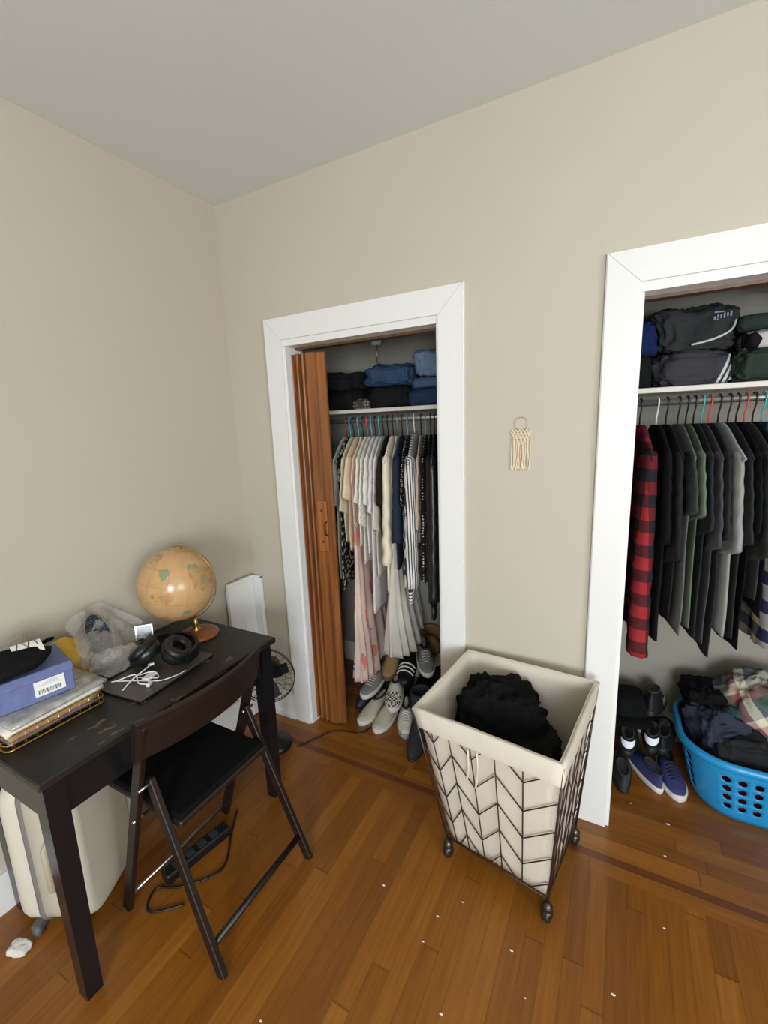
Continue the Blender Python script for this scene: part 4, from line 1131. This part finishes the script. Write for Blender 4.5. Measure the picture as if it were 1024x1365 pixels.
# the checkerboard patch on that slip-on is a sub-part
so = [o for o in bpy.data.objects if o.name.startswith('slip_on_shoe')][0]
m_, nt_, bs_ = new_mat('checkerboard'); ch = N(nt_, 'ShaderNodeTexChecker'); ch.inputs['Scale'].default_value = 95; L(nt_, ocoord(nt_), ch.inputs['Vector'])
L(nt_, mix(nt_, ch.outputs['Fac'], rgb(24, 24, 24), rgb(215, 210, 200)), bs_.inputs['Base Color'])
b = MB(); rings = []
for i in range(9):
    u = .30+.62*i/8; w = (.036+.010*cos((u-.35)*1.9))*sqrt(max(0, 1-abs(u)**3.2)); h = .078-(.078-.042)*min(1, (u+.05)/.75)**.9
    if u > .7: h *= sqrt(max(.05, 1-((u-.7)/.3)**2*.85))
    rings.append([(.133*u, (w+.0012)*math.copysign(abs(cos(a))**.7, cos(a))*(1-.28*(sin(a)**2)*(h/.08)), .027+(h-.0245)*abs(sin(a))**.8) for a in [pi*j/15 for j in range(16)]])
b.loft(rings, False, False, closed=False); b.build('checkerboard_toe', m_, [c for c in so.children if c.name.startswith('upper')][0])
shoe('ankle_shoe', 'tan suede shoe with white collar in the middle of the heap', (.675, .40, .205), radians(-80), M_tan, plain('brown_sole', (90, 66, 42), .7), M_wh, None, high=.02, group=q1, pitch=radians(10))
slide('black slide sandal with three white stripes on the shoe heap', (.80, .36, .235), radians(-80), q1, pitch=radians(12))
shoe('sneaker', 'grey running shoe with black and white side atop the heap', (.885, .40, .285), radians(-60), M_gy, M_sole, M_bk, M_wh, group=q1, pitch=radians(12), stripe=M_bk)
shoe('sneaker', 'black sneaker underneath the striped slide sandal', (.87, .40, .105), radians(-75), M_bk, M_dsole, M_lin, None, group=q1)
shoe('sneaker', 'black shoe at the back under the tan suede shoe', (.69, .45, .10), radians(-85), M_bk, M_dsole, M_lin, None, group=q1)
shoe('sneaker', 'black shoe at floor level under the heap, beside the boot', (.90, .46, 0), radians(-85), M_bk, M_dsole, M_lin, None, group=q1)
shoe('sneaker', 'dark shoe at floor level behind the cream pair', (.70, .50, 0), radians(-85), M_bk, M_dsole, M_lin, None, group=q1)
# tall soft boots and bag
def boot(label, loc, rz, mat, h=.30, group=None, lean=0, name='tall_boot'):
    t = thing(name, label, 'boot', loc, rot=(0, lean, rz), group=group)
    b = MB(); rings = []
    for z, cx, rx, ry in ((.012, .045, .125, .042), (.035, .045, .125, .044), (.06, .03, .105, .042), (.085, .0, .072, .040), (.12, -.02, .052, .040), (.2, -.02, .054, .046), (h, -.02, .058, .050)):
        ring = []
        for j in range(24):
            a = 2*pi*j/24; ring.append((cx+rx*cos(a)+.004*mn.noise(Vector((cos(a)*3, sin(a)*3, z*16))), ry*sin(a)+.005*mn.noise(Vector((sin(a)*3+5, cos(a)*3, z*18))), z))
        rings.append(ring)
    rings += [[(-.02+.050*cos(2*pi*j/24), .043*sin(2*pi*j/24), h-.002) for j in range(24)], [(-.02+.044*cos(2*pi*j/24), .037*sin(2*pi*j/24), h-.12) for j in range(24)]]
    b.loft(rings); b.build('upper', mat, t)
    b = MB(); ring = lambda z, k: [(.045+.130*k*cos(2*pi*j/28), .047*k*sin(2*pi*j/28), z) for j in range(28)]
    b.loft([ring(0, .97), ring(.012, 1), ring(.014, .98)]); b.build('sole', M_dsole, t)
boot('dark grey soft boot standing between the shoe heap and hamper', (.965, .13, 0), radians(-82), plain('charcoal_suede', (34, 35, 38), .9), .27, 'boots on the left closet floor')
boot('dark navy rubber boot under the pink dress by the folded door', (.560, .36, 0), radians(-95), plain('navy_rubber', (30, 36, 46), .6), .30, 'boots on the left closet floor')
t = thing('handbag', 'black soft handbag at the back of the shoe heap', 'bag', (1.07, .50, 0), radians(10))
ob = lump('bag_body', '', '', (0, 0, 0), (.085, .115, .165), plain('black_soft_leather', (16, 16, 18), .55), 23, 0, None, .12, .5)
ob.parent = t
for k_ in list(ob.keys()): del ob[k_]
b = MB(); b.tube(spline([(-.05, -.06, .30), (-.06, -.07, .36), (0, -.08, .40), (.05, -.07, .36), (.05, -.06, .30)]), .007, 8); b.build('strap', plain('black_soft_leather', (16, 16, 18), .55), t)
t = thing('hat', 'tan and brown brimmed hat leaning on the closet back wall', 'hat', (.83, .615, .268), rot=(radians(66), 0, radians(8)))
b = MB(); b.lathe([(.125, 0), (.13, .003), (.125, .006), (.07, .012), (.066, .05), (.055, .075), (.0, .08), (0, .078), (.05, .07), (.062, .05), (.064, .010)], 36); b.build('brim', M_tan, t)
b = MB(); b.lathe([(.0685, .014), (.0705, .016), (.0690, .032), (.0675, .034)], 36); b.build('band', plain('brown_band', (70, 48, 32), .7), t)
ob = lump('shoe_bag', 'dark cloth bag supporting the hat behind the shoe heap', 'bag', (.87, .605, .0), (.10, .06, .068), F((30, 27, 26)), 27, 0, None, .1, .5)

q2 = 'shoes heaped in the right closet'
dh = radians(95)
shoe('sneaker', 'dark grey shoe at the left edge of the right closet floor', (1.885, .32, 0), radians(98), plain('dark_grey_mesh', (50, 48, 54), .8), M_dsole, M_lin, None, group=q2)
shoe('sneaker', 'blue knit shoe with white sole, pointing inward beside its twin', (1.985, .375, .0), radians(116), M_blue, M_sole, M_lin, None, group=q2, roll=radians(0))
shoe('sneaker', 'blue knit shoe with white sole beside the laundry basket', (2.085, .372, 0), radians(-78), M_blue, M_sole, M_bk, M_bk, group=q2)
wb = plain('silver_reflective', (236, 238, 250), .35)
shoe('sneaker', 'black running shoe with white heel at left of the heap', (1.905, .42, .115), radians(92), M_bk, M_dsole, M_lin, None, group=q2, heel=wb)
shoe('sneaker', 'black running shoe with white heel, right of its twin', (2.015, .47, .125), radians(84), M_bk, M_dsole, M_lin, None, group=q2, heel=wb)
shoe('sneaker', 'black shoe lying at the back beside the laundry basket', (2.06, .50, .115), radians(84), M_bk, M_dsole, M_lin, M_gy, group=q2)
shoe('sneaker', 'black shoe at floor level behind the dark grey shoe', (1.92, .535, 0), radians(92), M_bk, M_dsole, M_lin, None, group=q2)
def cap(label, loc, rz, mat, rot=None):
    t = thing('cap', label, 'cap', loc, rot=rot or (0, 0, rz))
    b = MB(); b.ball((0, 0, 0), (.088, .080, .098), 36, 22, lambda d: (1+.04*mn.noise(d*3))*(abs(d.x)**4+abs(d.y)**4+abs(d.z)**4)**-.25*.92); b.v = [(x, y, max(z, 0)) for x, y, z in b.v]; b.build('crown', mat, t)
    b = MB(); rings = []
    for r_, zz_ in ((.078, .002), (.11, -.002), (.145, -.008), (.145, -.012), (.11, -.006), (.078, -.002)):
        rings.append([(r_*cos(a), .078*sin(a)*(r_/.1), zz_-.012*abs(sin(a))) for a in [radians(-58+116*i/16) for i in range(17)]])
    b.loft(rings, False, False, closed=False); b.build('visor', mat, t)
cap('black cap topmost on the shoes in the right closet', (1.905, .49, .235), radians(-80), F((14, 15, 15)))
shoe('high_top_shoe', 'black high-top shoe with grey side lying beside the black cap', (2.015, .56, .225), radians(80), M_bk, M_dsole, M_lin, M_gy, group=q2, high=.03, pitch=radians(10), stripe=M_gy)

# ------------------------------------------------------------------ blue laundry basket
bc = Vector((2.425, .42, 0))
t = thing('laundry_basket', 'bright blue plastic laundry basket with round holes', 'laundry basket', bc)
M_bas = plain('blue_plastic', (34, 140, 196), .32, var=.04)
def bring(hx, hy, r, z, n):
    """n points equally spaced along a rounded rectangle, starting at the middle of the front"""
    seg = []; per = 4*(hx-r)+4*(hy-r)+2*pi*r
    def at(d):
        d %= per; a = hx-r
        if d < a: return (d, -hy)
        d -= a
        if d < pi*r/2: q = d/r; return (hx-r+r*sin(q), -hy+r-r*cos(q))
        d -= pi*r/2
        if d < 2*(hy-r): return (hx, -hy+r+d)
        d -= 2*(hy-r)
        if d < pi*r/2: q = d/r; return (hx-r+r*cos(q), hy-r+r*sin(q))
        d -= pi*r/2
        if d < 2*a: return (hx-r-d, hy)
        d -= 2*a
        if d < pi*r/2: q = d/r; return (-hx+r-r*sin(q), hy-r+r*cos(q))
        d -= pi*r/2
        if d < 2*(hy-r): return (-hx, hy-r-d)
        d -= 2*(hy-r)
        if d < pi*r/2: q = d/r; return (-hx+r-r*cos(q), -hy+r-r*sin(q))
        d -= pi*r/2
        return (-a+d, -hy)
    return at, per
def bwall(u, s_):
    k = s_**.8
    hx, hy, r = .255+.062*k, .185+.05*k, .14+.03*k
    at, per = bring(hx, hy, r, 0, 0); x, y = at(u*per); return (x, y, .008+.262*s_)
b = MB(); NU, NR = 36, 6; key = {}
def vid(u, s_):
    k = (round(u % 1, 5), round(s_, 5))
    if k not in key: key[k] = len(b.v); b.v.append(bwall(u, s_))
    return key[k]
for i in range(NU):
    for j in range(NR):
        u0, u1, s0, s1 = i/NU, (i+1)/NU, j/NR, (j+1)/NR
        per8 = [(0, 0), (.5, 0), (1, 0), (1, .5), (1, 1), (.5, 1), (0, 1), (0, .5)]
        sq = [vid(u0+(u1-u0)*a, s0+(s1-s0)*c) for a, c in per8]
        hole = 1 <= j <= 4 and (i % 9) not in (3, 4, 8)
        if hole:
            ci = [vid(u0+(u1-u0)*(.5+.30*cos(-3*pi/4+pi/4*m)), s0+(s1-s0)*(.5+.34*sin(-3*pi/4+pi/4*m))) for m in range(8)]
            for m in range(8): b.f.append((sq[m], sq[(m+1) % 8], ci[(m+1) % 8], ci[m])); b.sm.append(True)
        else: b.f.append(tuple(sq)); b.sm.append(True)
bot = [vid(i/NU+o_/2/NU, 0) for i in range(NU) for o_ in (0, 1)]
b.f.append(tuple(bot)); b.sm.append(True)
ob = b.build('basket_wall', M_bas, t); so_ = ob.modifiers.new('thick', 'SOLIDIFY'); so_.thickness = .0035; so_.offset = -1
b = MB(); rings = []
for off, z in ((.0, .262), (.016, .258), (.024, .266), (.020, .284), (.008, .290), (-.002, .284), (-.004, .266)):
    at, per = bring(.317+off, .235+off, .17+off, 0, 0); rings.append([(*at(per*i/72), z) for i in range(72)])
rings.append(rings[0]); b.loft(rings, False, False); b.build('rim', M_bas, t)
G3 = 'laundry in the blue basket'
lump('laundry_garment', 'black garment at the back left of the blue basket', 'clothing', (2.225, .50, .17), (.105, .10, .125), F((16, 16, 18)), 41, 0, G3, .22)
lump('laundry_garment', 'navy grey shirt crumpled at the left end of the blue basket', 'clothing', (2.235, .375, .13), (.085, .085, .125), F((48, 52, 66)), 42, .4, G3, .3)
lump('laundry_garment', 'dark charcoal trousers at the front of the blue basket', 'clothing', (2.305, .315, .175), (.095, .085, .075), F((34, 36, 38)), 43, .1, G3, .2)
lump('laundry_garment', 'dark red garment low in the basket, showing through the holes', 'clothing', (2.39, .315, .015), (.16, .070, .075), F((120, 28, 38)), 47, 0, G3, .12)
lump('laundry_garment', 'dark red garment at the front rim of the blue basket', 'clothing', (2.50, .305, .17), (.10, .070, .066), F((132, 30, 38)), 44, 0, G3, .12)
lump('laundry_garment', 'dark brown garment under the checked shirt in the basket', 'clothing', (2.46, .46, .06), (.13, .08, .13), F((40, 32, 28)), 45, .3, G3, .25)
def madras():
    m, nt, bs = new_mat('madras_check')
    v = ocoord(nt); mp = N(nt, 'ShaderNodeMapping'); mp.inputs['Rotation'].default_value = (.5, .5, .6); L(nt, v, mp.inputs[0])
    s = sep(nt, mp.outputs[0]); P = .135
    def cls(x):
        f = math_(nt, 'FRACT', math_(nt, 'DIVIDE', math_(nt, 'ADD', x, 5), P)); r = N(nt, 'ShaderNodeValToRGB'); r.color_ramp.interpolation = 'CONSTANT'
        e = r.color_ramp.elements; e[0].position = 0; e[0].color = rgb(70, 96, 84)
        e[1].position = .8; e[1].color = rgb(86, 88, 100)
        a = e.new(.3); a.color = rgb(140, 84, 84)
        a = e.new(.55); a.color = rgb(206, 200, 176)
        L(nt, f, r.inputs[0]); return r.outputs[0]
    L(nt, mix(nt, .5, cls(s[0]), cls(s[2])), bs.inputs['Base Color']); bs.inputs['Roughness'].default_value = .9
    bs.inputs['Specular IOR Level'].default_value = .15
    return m
lump('plaid_shirt', 'green, red and white plaid shirt heaped on the blue basket', 'shirt', (2.405, .49, .245), (.17, .125, .135), madras(), 46, .2, G3, .16, .75)

# ------------------------------------------------------------------ small floor things
b = MB(); b.tube(spline([(.42, -.20, .004), (.47, -.10, .004), (.52, -.02, .004), (.60, .015, .004), (.66, .03, .004), (.69, .10, .004)]), .0035, 6)
tag(b.build('extension_lead', M_black), 'thin black extension lead on the floor leading to the left closet', 'extension lead')
b = MB(); b.tube(spline([(.43, -.62, .004), (.50, -.72, .004), (.58, -.84, .004), (.50, -.95, .004), (.42, -1.0, .004), (.47, -1.06, .004), (.56, -.99, .004)]), .004, 6)
tag(b.build('extension_lead', M_black), 'black lead looping on the floor under the folding chair', 'extension lead')
t = thing('power_strip', 'black power strip on the floor under the chair', 'power strip', (.45, -.84, 0), radians(80))
b = MB(); b.box((0, 0, .02), (.26, .055, .04), bev=.006); b.build('housing', M_black, t)
for k in range(4):
    b = MB(); b.box((-.08+.05*k, 0, .0405), (.03, .03, .003), bev=.001); b.build('outlet', plain('dark_grey_outlet', (52, 52, 54), .4), t)
ob = lump('tissue', 'crumpled white tissue on the floor beside the suitcase', 'tissue', (.20, -1.325, 0), (.03, .02, .012), plain('tissue_white', (210, 206, 200), .9), 51, .4, None, .5)
rnd = random.Random(3)
pos = [(1.42, -.55), (1.36, -.63), (1.345, -.72), (1.46, -.86), (1.60, -.62), (1.66, -.72), (1.80, -.78), (1.88, -.60), (2.02, -.34), (1.93, .15), (2.06, .10), (2.04, -.06), (1.15, -.62), (1.02, -1.10), (1.74, -.86)]
b = MB()
for x, y in pos:
    r_ = .0020+.0028*rnd.random()
    b.ball((x, y, .0014), (r_*1.6, r_*.8, .0014), 8, 5)
tag(b.build('lint', plain('lint_white', (226, 222, 216), .9)), 'scattered white lint specks on the wooden floor', 'lint', None, 'stuff')

# ------------------------------------------------------------------ light
def area(name, loc, rot, sx, sy, power, col):
    l = bpy.data.lights.new(name, 'AREA'); l.shape = 'RECTANGLE'; l.size = sx; l.size_y = sy; l.energy = power; l.color = col
    o = bpy.data.objects.new(name, l); o.location = loc; o.rotation_euler = rot; COL.objects.link(o); return o
area('daylight_right', (RX+.16, (wy0+wy1)/2, (wz0+wz1)/2), (0, radians(90), 0), wz1-wz0, wy1-wy0, 82, (.95, 1, 1.02))
area('daylight_front', ((vx0+vx1)/2, RY-.16, (wz0+wz1)/2), (radians(90), 0, 0), vx1-vx0, wz1-wz0, 184, (.90, .98, 1.05))
w = bpy.data.worlds.new('sky'); scene.world = w; w.use_nodes = True
nt = w.node_tree; bg = nt.nodes['Background']; bg.inputs[0].default_value = (.75, .85, 1, 1); bg.inputs[1].default_value = 1.0

# ------------------------------------------------------------------ camera
cam = bpy.data.cameras.new('camera'); co = bpy.data.objects.new('camera', cam); COL.objects.link(co)
yaw, pit, rol = .498, 1.3805, -.0381
Rm = Matrix.Rotation(yaw, 4, 'Z') @ Matrix.Rotation(pit, 4, 'X') @ Matrix.Rotation(rol, 4, 'Z')
co.matrix_world = Matrix.Translation((1.8199, -1.7422, 1.6112)) @ Rm
cam.sensor_fit = 'HORIZONTAL'; cam.sensor_width = 36; cam.lens = 36*591.329/1024; cam.clip_start = .05
scene.camera = co
scene.view_settings.view_transform = 'Standard'; scene.view_settings.look = 'None'; scene.view_settings.exposure = 0.0
scene.cycles.max_bounces = 8; scene.cycles.diffuse_bounces = 6; scene.cycles.transparent_max_bounces = 16
scene.cycles.use_denoising = True
scene.cycles.sample_clamp_indirect = 8
